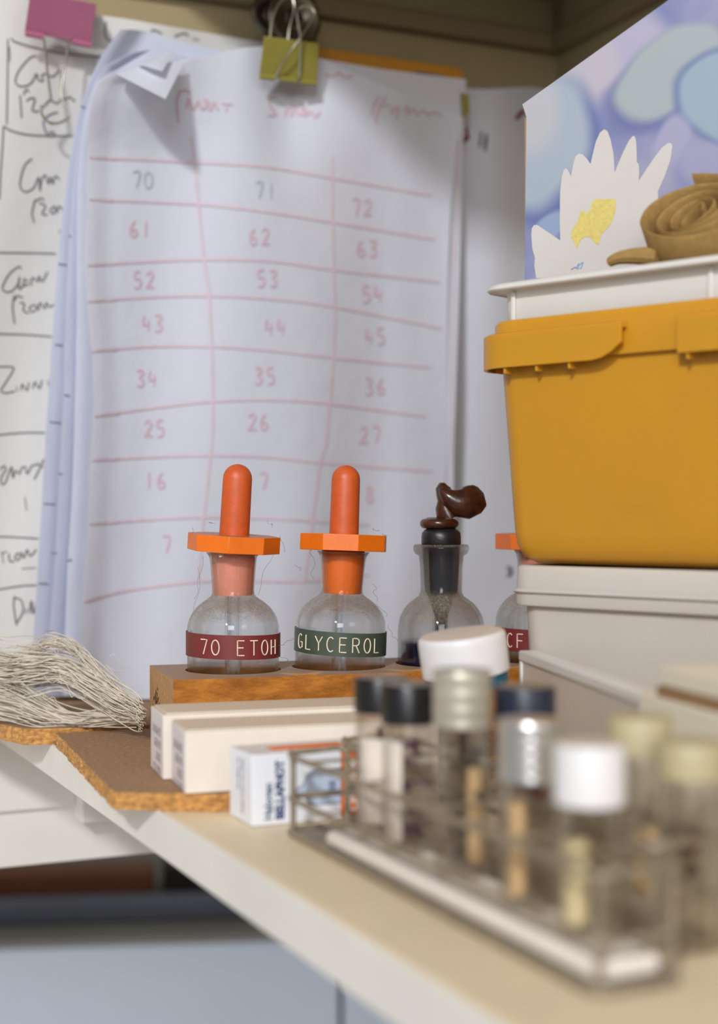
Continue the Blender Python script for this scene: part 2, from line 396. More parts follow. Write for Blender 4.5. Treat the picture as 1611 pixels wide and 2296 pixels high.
# left sheet with pencil notes
dl = lambda x, y: .006+.003*math.sin(x/46.0+y/240.0)+.006*sst(700, 1400, y)+.004*math.sin(y/170)*.4
s1 = thing('note_sheet', wallpt(60, 1560, 0), 'tall pencil-written note sheet at far left under the pink clip', 'paper')
mb = MB(); coons(mb, [(-150, -120), (80, 5), (300, 45), (620, 100)], [(-160, 1500), (-20, 1480), (60, 1480), (400, 1480)],
      [(-150, -120), (-155, 600), (-160, 1500)], [(620, 100), (500, 700), (400, 1480)], dl)
mb.build('sheet', M['paper_y'], s1, smooth=60)
k8 = 5.37
g = sc([[(430,685),(400,672),(330,720),(240,830),(190,930),(190,1000),(240,1035),(320,1030),(380,990),(415,930),(430,890),(450,900),(455,950),(500,975),(520,950),(500,910),(540,885),(570,900),(610,915),(650,915),(680,880),(720,845)],
 [(240,1140),(250,1280),(260,1420)], [(285,1140),(300,1095),(325,1078),(350,1105)], [(315,1215),(370,1180),(420,1190),(400,1270),(390,1330),(430,1340),(470,1330)],
 [(480,1280),(540,1270),(600,1210),(640,1220),(690,1245),(730,1200),(790,1190),(850,1165),(870,1200),(910,1210)],
 [(700,1350),(600,1380),(530,1450),(530,1520),(570,1620),(620,1640),(660,1625),(640,1590),(580,1600)],
 [(95,460),(90,900),(80,1500)], [(120,740),(112,560)], [(140,450),(160,490),(300,540),(520,595),(800,650),(1240,690)], [(1230,690),(1215,760)],
 [(40,1515),(110,1560),(230,1600),(380,1625),(600,1635),(880,1635)], [(40,1515),(28,1772),(5,2100),(-10,2400)], [(1280,260),(1265,400),(1300,480),(1390,510)]], k8)
g += sc([[(680,140),(700,136),(732,152)], [(790,168),(800,158),(840,150),(850,165)], [(870,175),(900,178)],
 [(145,715),(110,750),(90,830),(110,865),(150,850),(175,800),(180,862),(188,812),(205,790),(218,830),(228,798),(238,830),(250,795),(270,812)],
 [(160,900),(145,960),(155,1005)], [(150,912),(185,895),(200,905)], [(175,915),(205,930),(190,965),(215,970)], [(245,930),(226,950),(240,965),(252,942),(245,930)], [(258,962),(266,930),(286,950)],
 [(-60,1140),(130,1142),(255,1145)], [(268,1038),(268,1052)]], 2.014)
g += sc([[(110,235),(95,225),(50,260),(15,320),(20,350),(60,350),(95,310),(100,275)], [(95,290),(100,340),(122,318)], [(128,280),(120,322),(150,312)], [(126,300),(150,292)], [(160,322),(168,280),(195,302),(200,272),(218,300),(245,250)],
 [(75,370),(65,430),(75,520)], [(70,402),(90,375),(118,385)], [(100,410),(125,415),(120,450),(150,465)], [(172,420),(150,440),(170,458),(190,432),(172,420)], [(198,452),(205,410),(230,440),(238,410),(255,432),(278,418)],
 [(-60,568),(130,575),(270,585)], [(-20,740),(50,740),(70,752),(30,820),(5,862),(30,875),(78,865)], [(82,840),(90,868)], [(108,862),(115,830),(138,862),(148,818)], [(168,855),(180,818),(202,852),(216,808)], [(246,810),(251,842)],
 [(-60,1095),(0,1090),(120,1080),(235,1080)], [(0,1270),(20,1250),(30,1270),(10,1300),(5,1340),(25,1340),(45,1290),(60,1255),(66,1312),(80,1275),(100,1292),(110,1265),(130,1255),(140,1292),(165,1250),(200,1245)], [(225,1215),(205,1262),(175,1322)], [(190,1232),(225,1262)],
 [(128,1410),(136,1480)], [(-60,1612),(80,1618),(200,1625)], [(10,1690),(16,1752)], [(6,1705),(35,1690)], [(45,1700),(50,1740),(75,1742)], [(88,1700),(76,1726),(95,1735),(104,1706),(88,1700)], [(110,1692),(122,1725),(140,1682),(155,1715),(188,1680)],
 [(110,1780),(185,1775)], [(-40,1892),(100,1870),(190,1865)], [(75,1920),(70,1970),(85,2075)], [(68,1930),(108,1942),(118,2000),(84,2062)], [(136,1985),(130,2012)], [(150,2010),(162,1945),(170,2012),(188,1950)],
 [(-20,2170),(0,2205),(30,2242),(70,2255),(165,2235)]], 2.2967, 0, 500)
pieces('pencil_stroke', g, dl, 3.1, M['ink'], s1)

# middle sheets, curling forward at their left edges
def midsheet(name, label, top, bot, left, right, d0, curl, xe, m, ticks, group=None):
    df = lambda x, y: d0+curl*sst(70, 0, x-xe(y))
    o = thing(name, wallpt(150, 1560, 0), label, 'paper', group)
    mb = MB(); coons(mb, top, bot, left, right, df, 26, 40); mb.build('sheet', m, o, smooth=60)
    if ticks: pieces('pencil_tick', ticks, df, 4, M['ink'], o, .001, False)
lin = lambda pts: (lambda y: next((a[0]+(b[0]-a[0])*(y-a[1])/(b[1]-a[1]) for a, b in zip(pts, pts[1:]) if y <= b[1]), pts[-1][0]))
LA = [(270, 66), (225, 130), (180, 240), (150, 400), (132, 560), (118, 740), (104, 950), (92, 1150), (78, 1380), (66, 1560)]
midsheet('chart_sheet', 'pale blue sheet with the leftmost curled edge in the hanging bundle', [(275, 66), (330, 70), (420, 95), (560, 130)], [(66, 1560), (200, 1562), (500, 1560)], LA, [(560, 130), (520, 800), (500, 1560)],
   .020, .014, lin(LA), M['paper_b'], sc([[(300,210),(345,217)], [(285,627),(325,630)], [(255,1025),(315,1030)], [(225,1445),(285,1450)], [(200,1857),(250,1858)]], 2.2967, 0, 500)+[[(182, 238), (192, 242)], [(226, 176), (231, 179)]])
LB = [(300, 118), (232, 150), (200, 215), (172, 330), (160, 460), (152, 600), (146, 740), (142, 900), (134, 1050), (124, 1250), (112, 1400), (104, 1560)]
midsheet('chart_sheet', 'second curled sheet of the bundle, between the blue one and the grid chart', [(300, 118), (350, 112), (430, 120), (560, 135)], [(104, 1560), (250, 1562), (500, 1560)], LB, [(560, 135), (520, 800), (500, 1560)],
   .026, .016, lin(LB), M['paper_b'], sc([[(330,885),(360,890)], [(298,1290),(320,1292)], [(262,1700),(292,1700)], [(238,2105),(272,2106)], [(355,62),(366,70)]], 2.2967, 0, 500))
LC = [(280, 150), (222, 178), (196, 240), (178, 350), (172, 500), (172, 700), (168, 900), (162, 1100), (150, 1300), (142, 1560)]
midsheet('chart_sheet', 'third sheet of the bundle, its edge just left of the grid chart', [(280, 150), (350, 140), (430, 135), (560, 140)], [(142, 1560), (300, 1562), (520, 1560)], LC, [(560, 140), (530, 800), (520, 1560)],
   .034, .010, lin(LC), M['paper_w'], [[(150, 1257), (162, 1255)]])

# the grid chart, front sheet
LM = [(262, 166), (222, 185), (205, 245), (196, 330), (193, 450), (190, 560), (192, 640), (205, 790), (209, 900), (202, 1050), (196, 1200), (184, 1350), (176, 1565)]
lm = lin(LM)
def dm(x, y):
    d = .052+.0065*math.sin(x/88.0+.8)*sst(150, 420, y)+.0030*math.sin(x/41.0+y/330.0)*(.4+.6*sst(900, 1400, y))
    d += .006*sst(60, 0, x-lm(y))+.006*sst(120, 0, 1010-x)*0+.018*sst(360, 165, y)*sst(520, 260, x)
    d += -.010*math.exp(-((x-640)/60)**2)*sst(500, 190, y)
    return d-.012*sst(880, 1030, x)
mn = thing('grid_chart', wallpt(600, 1560, 0), 'large white sheet with faded red hand-drawn number grid under the green clip', 'paper')
mb = MB()
coons(mb, [(262, 166), (330, 176), (400, 158), (430, 134), (585, 104), (712, 130), (850, 188), (1038, 262)], [(176, 1565), (600, 1568), (960, 1540)], LM,
      [(1038, 262), (1018, 380), (1006, 600), (1002, 900), (1000, 1060), (985, 1300), (960, 1540)], dm, 60, 70)
mb.build('sheet', M['paper_w'], mn, smooth=60)
def flap(pts, m=M['paper_w']):                # pts: (x, y, d) corners of a bent corner, fan of smooth rows
    mb = MB(); mb.open = True
    n = 8; A, B, C, D = [Vector(p) for p in pts]; vs = []
    for j in range(n+1):
        for i in range(n+1):
            s, t = i/n, j/n
            p = A*(1-s)*(1-t)+B*s*(1-t)+C*s*t+D*(1-s)*t
            p.z += .006*math.sin(math.pi*t)
            vs.append(wallpt(p.x, p.y, p.z))
    mb.add(vs, [(j*(n+1)+i, j*(n+1)+i+1, (j+1)*(n+1)+i+1, (j+1)*(n+1)+i) for j in range(n) for i in range(n)]); return mb
flap([(262, 167, .080), (318, 141, .064), (414, 139, .064), (371, 222, .104)]).build('bent_corner', M['paper_w'], mn, smooth=60)
flap([(308, 143, .074), (345, 130, .066), (392, 112, .062), (364, 160, .092)]).build('bent_corner', M['paper_w'], mn, smooth=60)
flap([(262, 168, .066), (256, 160, .05), (352, 104, .045), (425, 130, .052)]).build('bent_corner', M['paper_b'], mn, smooth=60)
kk = 1.6958
grid = sc([[(85,345),(300,352),(480,362),(760,380),(1000,420),(1390,488)], [(85,505),(480,520),(760,550),(1010,590),(1400,655)],
 [(80,755),(300,740),(520,732),(780,738),(1010,770),(1420,818)], [(80,893),(300,875),(540,870),(780,882),(1010,910),(1430,995)],
 [(90,1083),(300,1063),(550,1063),(780,1078),(1010,1105),(1390,1143)], [(105,1330),(300,1300),(550,1272),(800,1266),(1000,1280),(1370,1330)]], kk, 150, 150)
grid += sc([[(95,225),(300,212),(540,205),(780,212),(960,232),(1390,265)], [(85,468),(300,450),(520,440),(780,445),(940,455),(1150,470)], [(65,765),(200,725),(400,695),(600,680),(900,685),(1150,660)]], kk, 150, 900)
va = sc([[(470,265),(485,350),(500,520),(520,730),(540,870),(550,1063),(555,1272),(550,1441)], [(1010,340),(1012,590),(1015,770),(1020,910),(1015,1105),(1000,1280),(985,1441)]], kk, 150, 150)
va[0] += [(x/kk+150, y/kk+900) for x, y in [(520,440),(500,680)]]; va[1] += [(x/kk+150, y/kk+900) for x, y in [(965,230),(935,450),(905,690)]]
pieces('grid_line', grid+va, dm, 6, M['ink_red'], mn)
DG = {'0': [[(.3,1),(.05,.75),(.05,.25),(.3,0),(.55,.25),(.55,.75),(.3,1)]], '1': [[(.3,1),(.3,0)]], '2': [[(.05,.8),(.3,1),(.52,.8),(.3,.35),(.05,.02),(.3,.08),(.6,0)]],
 '3': [[(.05,.95),(.4,1),(.5,.8),(.25,.55),(.52,.35),(.4,.02),(.05,.05)]], '4': [[(.15,1),(.05,.45),(.55,.45)], [(.45,.75),(.42,0)]], '5': [[(.5,1),(.12,1),(.1,.6),(.45,.55),(.5,.2),(.3,0),(.05,.05)]],
 '6': [[(.4,1),(.1,.6),(.08,.2),(.3,0),(.52,.2),(.4,.45),(.12,.35)]], '7': [[(.05,1),(.55,.98),(.3,0)]], '8': [[(.3,.5),(.1,.75),(.3,1),(.5,.75),(.3,.5),(.08,.25),(.3,0),(.52,.25),(.3,.5)]]}
def number(s, cx, cy, h, wd=None):
    wd = wd or h*.75; out = []
    for i, ch in enumerate(s):
        x0 = cx+(i-len(s)/2)*wd
        for L in DG[ch]: out.append([(x0+a*h*.85, cy+h/2-b*h) for a, b in L])
    return out
reds, greys = [], []
for s, x, y, oy, grey in [('70',295,430,150,1),('71',762,470,150,1),('72',1130,535,150,0),('61',285,615,150,0),('62',740,645,150,0),('63',1150,690,150,0),('52',300,810,150,0),('53',770,805,150,0),('54',1170,865,150,0),
  ('43',333,975,150,0),('44',800,990,150,0),('45',1180,1025,150,0),('34',310,1185,150,0),('35',760,1175,150,0),('36',1180,1215,150,0),('25',340,1375,150,0),('26',735,1350,150,0),('27',1160,1400,150,0),
  ('16',343,300,900,0),('7',755,305,900,0),('8',1160,355,900,0),('7',385,545,900,0)]:
    (greys if grey else reds).append(number(s, x/kk+150, y/kk+oy, 36, 27))
reds += sc([[(430,88),(418,140),(425,212)], [(425,100),(450,88),(470,100)], [(455,160),(462,120),(480,160),(500,130),(515,160),(540,140),(525,125),(545,165),(560,135),(575,165)], [(590,140),(632,142)], [(612,140),(606,170)],
 [(800,115),(770,120),(775,150),(795,180),(765,185)], [(830,185),(842,150),(855,185),(868,150),(885,182),(910,165),(895,155),(905,185),(930,170),(945,190),(965,170)],
 [(1190,110),(1165,150),(1160,185)], [(1215,110),(1180,180),(1178,215)], [(1185,150),(1230,145)], [(1240,150),(1235,175),(1262,150),(1255,200)], [(1280,170),(1300,150),(1298,180),(1320,160),(1335,182),(1355,165),(1375,182),(1400,172),(1430,185)],
 [(980,25),(1010,35),(1035,22),(1060,40),(1090,30)]], kk, 150, 150)
pieces('written_figure', reds, dm, 5.2, M['ink_red2'], mn)
pieces('written_figure', greys, dm, 5.2, M['ink_grey'], mn)

# sheets behind, at right
dr = lambda x, y: .011+.008*math.sin((x-1040)/42.0)*sst(1500, 300, y)+.006*math.sin(y/210)
s2 = thing('margin_sheet', wallpt(1100, 1500, 0), 'white sheet behind the grid chart, beside the flower box, with red marks at top', 'paper')
mb = MB(); coons(mb, [(985, 190), (1080, 200), (1200, 196), (1290, 225)], [(900, 1530), (1100, 1525), (1300, 1500)], [(985, 190), (960, 800), (900, 1530)], [(1290, 225), (1300, 800), (1300, 1500)], dr)
mb.build('sheet', M['paper_w'], s2, smooth=60)
pieces('red_mark', [[(1158, 268), (1170, 252), (1178, 250)], [(1158, 262), (1172, 258)], [(1040, 282), (1046, 310), (1036, 318)], [(1046, 285), (1052, 312)]], dr, 9, M['red_mark'], s2)
pieces('black_mark', [[(1080, 295), (1076, 330)], [(1092, 300), (1088, 338)], [(1138, 1272), (1146, 1276), (1146, 1288), (1138, 1290)]], dr, 7, M['black_mark'], s2)
de = lambda x, y: .036+.003*math.sin(y/120)
s3 = thing('edge_sheet', wallpt(1020, 1480, 0), 'sheet edge showing as a narrow grey strip right of the grid chart', 'paper')
mb = MB(); coons(mb, [(700, 128), (860, 155), (1046, 178)], [(900, 1500), (980, 1500), (1020, 1490)], [(700, 128), (850, 800), (900, 1500)], [(1046, 178), (1038, 340), (1032, 600), (1022, 900), (1018, 1080), (1020, 1490)], de)
mb.build('sheet', M['paper_w'], s3, smooth=60)
pieces('pencil_line', [[(1030, 300), (1024, 480), (1016, 720), (1012, 1040)], [(1040, 275), (1044, 305)]], de, 4, M['ink_red'], s3)
# ochre clipboard behind
cb = thing('clipboard', wallpt(800, 1500, .004), 'ochre clipboard whose top edge shows behind the grid chart', 'clipboard')
P = [wallpt(x, y, .026) for x, y in [(660, 98), (720, 106), (900, 132), (1030, 152), (1040, 162), (1040, 180), (1022, 600), (600, 600)]]
mb = MB(); mb.prism(P, V*.004); mb.build('board', M['ochre'], cb, smooth=30, bevel=.0008)
mb = MB(); mb.prism([wallpt(x, y, .0276) for x, y in [(935, 160), (1000, 171), (1000, 181), (935, 170)]], V*.001); mb.build('blue_tab', M['print_b'], cb, label='small blue tab')
mb = MB(); mb.prism([wallpt(x, y, .042) for x, y in [(1036, 208), (1052, 212), (1054, 255), (1040, 262)]], V*.002); mb.build('yellow_tab', M['green'], cb, label='small yellow tab')

# ------------------------------------------------------------ clips
def wirepath(pts): return catmull([wallpt(x, y, d) for x, y, d in pts], 5)
pk = thing('binder_clip', wallpt(130, 105, .02), 'pink binder clip with long wire loop on the left note sheet', 'clip')
mb = MB(); mb.prism([wallpt(x, y, d) for x, y, d in [(68, -18, .042), (216, 12, .042), (203, 100, .026), (55, 72, .026)]], V*-.0009); mb.build('front_plate', M['pink'], pk, bevel=.0003)
mb = MB(); mb.prism([wallpt(x, y, d) for x, y, d in [(68, -18, .040), (216, 12, .040), (216, 12, .012), (68, -18, .012)]], Z*.0009); mb.build('spine', M['pink'], pk, bevel=.0003)
mb = MB(); mb.tube([wallpt(57, 74, .027), wallpt(98, 82, .027)], .0021, 14); mb.tube([wallpt(163, 93, .027), wallpt(204, 101, .027)], .0021, 14); mb.build('rolled_edge', M['pink'], pk)
mb = MB(); mb.tube(wirepath([(88, 84, .027), (97, 86, .028), (103, 130, .031), (108, 175, .031), (113, 210, .031), (113, 222, .031), (104, 232, .031), (93, 246, .031), (97, 262, .031), (110, 275, .031), (128, 277, .031), (146, 270, .031), (156, 259, .031), (150, 246, .031), (142, 230, .031), (137, 215, .031), (139, 190, .031), (147, 140, .031), (156, 92, .028), (164, 92, .027)]), .0009, 8)
mb.build('wire_handle', M['steel'], pk)
gr = thing('binder_clip', wallpt(645, 180, .05), 'olive green binder clip holding the top of the grid chart', 'clip')
mb = MB(); mb.prism([wallpt(x, y, d) for x, y, d in [(592, 84, .073), (715, 100, .073), (710, 186, .062), (581, 170, .062)]], V*-.0009); mb.build('front_plate', M['green'], gr, bevel=.0003)
mb = MB(); mb.prism([wallpt(x, y, d) for x, y, d in [(592, 84, .073), (715, 100, .073), (715, 100, .046), (592, 84, .046)]], Z*.0009); mb.build('spine', M['green'], gr, bevel=.0003)
mb = MB()
for x in (600, 646, 692): mb.tube([wallpt(x-17, 173+(x-600)*.13-2, .0635), wallpt(x+17, 173+(x-600)*.13+2, .0635)], .0018, 12)
mb.build('rolled_edge', M['green'], gr)
mb = MB(); mb.tube(wirepath([(616, 172, .065), (640, 130, .075), (668, 92, .080), (690, 60, .080), (705, 35, .080), (700, 20, .080), (684, 14, .08), (668, 22, .08), (668, 45, .08), (674, 90, .078), (672, 174, .065)]), .0007, 8)
mb.tube(wirepath([(606, 86, .070), (610, 50, .070), (622, 15, .070), (640, -6, .070), (655, -5, .070), (660, 20, .070), (650, 60, .07), (646, 90, .07)]), .0009, 8)
mb.build('wire_handle', M['steel'], gr)
bd = thing('bulldog_clip', wallpt(650, 100, .03), 'dark metal bulldog clip with round grips above the green clip', 'clip')
def disc(c, r, name='grip'):
    c = Vector(c); Mx = Matrix((U, Z, -V)).transposed().to_3x3()
    MB().lathe([(r*.38, .0), (r*.62, .0022), (r*.86, .0028), (r, .001), (r, -.001), (r*.86, .0008), (r*.62, .0002), (r*.38, -.002), (r*.38, 0)], c, 36, Mx).build(name, M['dksteel'], bd)
disc(wallpt(660, 42, .060), .0185); disc(wallpt(606, 34, .052), .0135)
mb = MB(); mb.box(wallpt(652, 92, .045), U*.017, V*.006, Z*.0065); mb.build('jaw', M['dksteel'], bd, bevel=.002)
mb = MB(); mb.box(wallpt(650, 10, .022), U*.010, V*.022, Z*.010); mb.build('hook_arm', M['dksteel'], bd, bevel=.002)

# ------------------------------------------------------------ boards, block, bottles
BT = SH+.0075
def board(name, label, pts, z0, z1, mt):
    r = Vector(pts[0]+(z0,)); o = thing(name, r, label, 'board'); rnd = random.Random(len(pts)+7)
    P = []
    for a, b in zip(pts, pts[1:]+pts[:1]):
        a = Vector(a+(z0,)); b = Vector(b+(z0,)); n = max(1, int((b-a).length/.0035)); t = (b-a).normalized(); nn = Vector((t.y, -t.x, 0))
        for i in range(n): P.append(a.lerp(b, i/n)+nn*rnd.uniform(-.0006, .0006))
    mb = MB(); k = len(P); h = Z*(z1-z0)
    lv = [P, [p+h*.45 for p in P], [p+h for p in P]]
    for i in range(k):
        lv[1][i] = lv[1][i]+Vector((rnd.uniform(-.0005, .0005), rnd.uniform(-.0005, .0005), 0))
    vs = sum(lv, [])
    fs = [tuple(range(k))[::-1]]+[(j*k+i, j*k+(i+1) % k, (j+1)*k+(i+1) % k, (j+1)*k+i) for j in range(2) for i in range(k)]
    mb.add(vs, fs, 1); mb.add([p for p in lv[2]], [tuple(range(k))], 0)
    return mb.build('board_body', [M['hb_top'], M['hb_edge']], o, smooth=0)
board('hardboard_sheet', 'brown hardboard offcut under the wooden block, sharp corner pointing left', [(-.103, .6175), (-.060, .6125), (.004, .6435), (.052, .670), (.058, .702), (.14, .792), (.135, .83), (-.11, .80), (-.161, .782)], SH+.0002, BT, 0)
board('hardboard_sheet', 'second brown hardboard offcut under the thread, behind the first', [(-.1796, .788), (-.166, .7905), (-.11, .806), (-.02, .825), (-.06, .905), (-.27, .905), (-.235, .85)], SH+.0002, SH+.0088, 0)

TB = R(17); A_ = Vector((math.cos(TB), math.sin(TB), 0)); B_ = Vector((-math.sin(TB), math.cos(TB), 0))
BZ = -.0805; F0 = Vector((-.0890, .7046, 0))
def blk(a, b, z): return F0+A_*a+B_*b+Z*z
LB_, DB_ = .238, .072
BA = [.0377, .0377+.0563, .0377+.1133, .0377+.170]; BBc = .0392; HR = .0245; HD = .012
blo = thing('bottle_block', blk(LB_/2, DB_/2, BT), 'dusty varnished wooden block with round holes holding the dropper bottles', 'rack')
mb = MB()
cells = [0, (BA[0]+BA[1])/2, (BA[1]+BA[2])/2, (BA[2]+BA[3])/2, LB_]
for i, ca in enumerate(BA):
    n = 48; x0, x1 = cells[i], cells[i+1]; out = []; inn = []
    for k in range(n):
        an = 2*math.pi*k/n; dx, dy = math.cos(an), math.sin(an); t = 1e9
        if dx > 1e-9: t = min(t, (x1-ca)/dx)
        if dx < -1e-9: t = min(t, (x0-ca)/dx)
        if dy > 1e-9: t = min(t, (DB_-BBc)/dy)
        if dy < -1e-9: t = min(t, -BBc/dy)
        out.append((ca+dx*t, BBc+dy*t)); inn.append((ca+dx*HR, BBc+dy*HR))
    for cx_, cy_ in ((x0, 0), (x1, 0), (x0, DB_), (x1, DB_)):       # snap nearest ring point onto the cell corner
        j = min(range(n), key=lambda q: (out[q][0]-cx_)**2+(out[q][1]-cy_)**2); out[j] = (cx_, cy_)
    vs = [blk(a, b, BZ) for a, b in out]+[blk(a, b, BZ) for a, b in inn]+[blk(a, b, BZ-HD) for a, b in inn]
    fs = []
    for k in range(n):
        k2 = (k+1) % n; fs += [(k, k2, n+k2, n+k), (n+k, n+k2, 2*n+k2, 2*n+k)]
    fs.append(tuple(range(2*n, 3*n))); mb.add(vs, fs, 0)
z0 = BT
for s in range(4):
    a, b = cells[s], cells[s+1]
    mb.add([blk(a, 0, z0), blk(b, 0, z0), blk(b, 0, BZ), blk(a, 0, BZ)], [(0,1,2,3)], 0)
    mb.add([blk(a, DB_, z0), blk(b, DB_, z0), blk(b, DB_, BZ), blk(a, DB_, BZ)], [(3,2,1,0)], 0)
mb.add([blk(0, 0, z0), blk(0, 0, BZ), blk(0, DB_, BZ), blk(0, DB_, z0)], [(0,1,2,3)], 1)
mb.add([blk(LB_, 0, z0), blk(LB_, 0, BZ), blk(LB_, DB_, BZ), blk(LB_, DB_, z0)], [(3,2,1,0)], 1)
mb.open = True
mb.build('block_body', [M['block'], M['block_end']], blo, smooth=30)
rnd = random.Random(5); mb = MB(); mb.open = True
for i in range(60):
    b = .050+rnd.gauss(0, .0055); z = BZ-.020+rnd.gauss(0, .0045); s = rnd.uniform(.0006, .0016)
    if not (.03 < b < .068 and z < BZ-.008 and z > BT+.004): continue
    vs = [blk(-.00012, b+s*math.cos(q*1.26+i)*rnd.uniform(.6, 1), z+s*math.sin(q*1.26+i)*rnd.uniform(.6, 1.3)) for q in range(5)]
    mb.add(vs, [(0,1,2,3,4)])
mb.build('ink_stain', M['scorch'], blo, smooth=0, kind='stuff')

# stroke lettering for the embossed tapes
FT = {'7': [[(.02,1),(.58,1),(.25,0)]], '0': [[(.3,1),(.1,.9),(.02,.5),(.1,.1),(.3,0),(.5,.1),(.58,.5),(.5,.9),(.3,1)]], 'E': [[(.52,1),(.02,1),(.02,0),(.52,0)], [(.02,.52),(.45,.52)]],
 'T': [[(0,1),(.6,1)], [(.3,1),(.3,0)]], 'H': [[(.04,1),(.04,0)], [(.56,1),(.56,0)], [(.04,.5),(.56,.5)]], 'L': [[(.05,1),(.05,0),(.52,0)]], 'Y': [[(0,1),(.3,.5),(.6,1)], [(.3,.5),(.3,0)]],
 'R': [[(.04,0),(.04,1),(.38,1),(.52,.9),(.54,.72),(.48,.57),(.34,.5),(.04,.5)], [(.3,.5),(.56,0)]], 'F': [[(.52,1),(.02,1),(.02,0)], [(.02,.52),(.45,.52)]]}
def arc(cx, cy, rx, ry, a0, a1, n=14): return [(cx+rx*math.cos(R(a0+(a1-a0)*i/n)), cy+ry*math.sin(R(a0+(a1-a0)*i/n))) for i in range(n+1)]
FT['O'] = [arc(.3, .5, .29, .5, 90, 450, 24)]; FT['0'] = FT['O']; FT['C'] = [arc(.3, .5, .28, .5, 50, 310, 18)]
FT['G'] = [arc(.3, .5, .28, .5, 50, 300, 18)+[(.57, .1), (.57, .45), (.36, .45)]]
def tape_text(s, r, zc, h, start, step, c, tilt, parent, WT):
    for i, ch in enumerate(s):
        if ch == ' ': continue
        mb = MB()
        th0 = R(start+step*i)
        for L in FT[ch]:
            P = []
            for (a0, b0), (a1, b1) in zip(L, L[1:]):
                for q in range(3): P.append((a0+(a1-a0)*q/3, b0+(b1-b0)*q/3))
            P.append(L[-1])
            path = []
            for a, b in P:
                th = th0+(a-.3)*h*.95/r; z = zc+(b-.5)*h+tilt*math.sin(th)
                path.append(Vector((r*math.sin(th), -r*math.cos(th), z))+c)
            mb.tube(path, .00032, 6)
        xform(mb, WT).build('embossed_letter', M['lab_txt'], parent, smooth=40)
# bottle geometry, heights from the mouth-disc reference (metres, measured on the first bottle)
kb = .753/3300
hz = lambda y: (1148-y)*kb
def rotA(c, ax, ang): return Matrix.Translation(c) @ Matrix.Rotation(ang, 4, ax) @ Matrix.Translation(-c)
def xform(mb, Mt): mb.v = [Mt @ p for p in mb.v]; return mb
ZB = BZ-HD+.0003
def outer_profile():
    return [(0, ZB), (.0215, ZB), (.0232, ZB+.0012), (.0235, ZB+.003), (.0235, hz(1412)), (.02335, hz(1400)), (.0226, hz(1388)), (.0212, hz(1375)), (.0190, hz(1362)), (.0162, hz(1351)), (.0134, hz(1343)), (.0116, hz(1337)), (.0109, hz(1331)), (.0108, hz(1322)), (.0112, hz(1295)), (.0118, hz(1262)), (.0123, hz(1249)), (.0133, hz(1242)), (.0138, hz(1239))]
def inner_profile():
    return [(.0130, hz(1240)), (.0117, hz(1249)), (.01125, hz(1262)), (.01065, hz(1295)), (.0103, hz(1322)), (.0103, hz(1331)), (.0108, hz(1340)), (.0126, hz(1347)), (.0152, hz(1355)), (.0180, hz(1367)), (.0202, hz(1380)), (.0214, hz(1392)), (.0219, hz(1402)), (.0220, hz(1412)), (.0220, ZB+.004), (.0208, ZB+.0022), (0, ZB+.002)]
def dropper_bottle(i, label, stop_mat, tape, txt, start, octrot, lean=0.0, stopper=True, tz=0, whole=0):
    p = blk(BA[i], BBc, 0); c = Vector((p.x, p.y, 0)); o = thing('dropper_bottle', (p.x, p.y, ZB), label, 'bottle', None)
    fr = math.atan2(-p.x, p.y)                  # letters face the viewer's side of the shelf
    WT = rotA(c+Z*ZB, Vector((0, 1, 0)), whole)
    xform(MB().lathe(outer_profile()+inner_profile(), c, 64), WT).build('glass_body', M['glass_b'], o, smooth=60)
    if stopper:
        L = WT @ rotA(c+Z*hz(1240), Vector((1, .3, 0)).normalized(), lean[0]) @ rotA(c+Z*hz(1240), Vector((0, 1, 0)), lean[1])
        xform(MB().lathe([(0, hz(1335)), (.0097, hz(1335)), (.01005, hz(1331)), (.01055, hz(1295)), (.01115, hz(1258)), (.0112, hz(1237)), (0, hz(1237))], c, 48), WT).build('stopper', stop_mat, o, smooth=50)
        q = [c+Vector((.0238*math.cos(R(octrot+45*k)), .0238*math.sin(R(octrot+45*k)), hz(1236.5))) for k in range(8)]
        xform(MB().prism(q, Z*.0085), L).build('grip_disc', M['orange'], o, smooth=20, bevel=.0003)
        r = .0077; prof = [(0, hz(1199.5)), (r*1.0, hz(1199.5)), (r*1.0, hz(1190)), (r*.985, hz(1130)), (r*.97, hz(1073))]
        prof += [(r*.97*math.cos(R(a)), hz(1073)+r*.97*math.sin(R(a))) for a in (15, 30, 45, 60, 75, 84)]+[(0, hz(1073)+r*.97)]
        xform(MB().lathe(prof, c, 40), L).build('rubber_bulb', M['rubber_o'], o, smooth=50)
        xform(MB().lathe([(0, ZB+.0035), (.0016, ZB+.0035), (.0030, ZB+.016), (.0032, hz(1336)), (0, hz(1336))], c, 20), WT).build('dropper_tube', M['glass_t'], o, smooth=50)
    # tape band
    z1, z0_ = hz(1416)+tz, hz(1469)+tz; rr = .02375
    vs = []; n = 48
    for k in range(n+1):
        th = R(-100+200*k/n)+fr*0; tl = -.0006*math.sin(th)
        for r_, z in ((rr, z0_+tl), (rr, z1+tl), (rr+.0004, z1+tl), (rr+.0004, z0_+tl)): vs.append(c+Vector((r_*math.sin(th), -r_*math.cos(th), z)))
    fs = [(4*k+j, 4*k+(j+1) % 4, 4*(k+1)+(j+1) % 4, 4*(k+1)+j) for k in range(n) for j in range(4)]+[(0,1,2,3), (4*n+3, 4*n+2, 4*n+1, 4*n)]
    tp = xform(MB().add(vs, fs), WT).build('label_tape', tape, o, smooth=40)
    tape_text(txt, rr+.0005, (z0_+z1)/2-.0002, .0073, start, 15.5, c, -.0006, tp, WT)
    return o
dropper_bottle(0, 'dropper bottle with maroon 70 ETOH tape and salmon stopper, leftmost in the block', M['pink_st'], M['lab_red'], '70 ETOH', -32, -1, (R(1.5), R(3.0)))
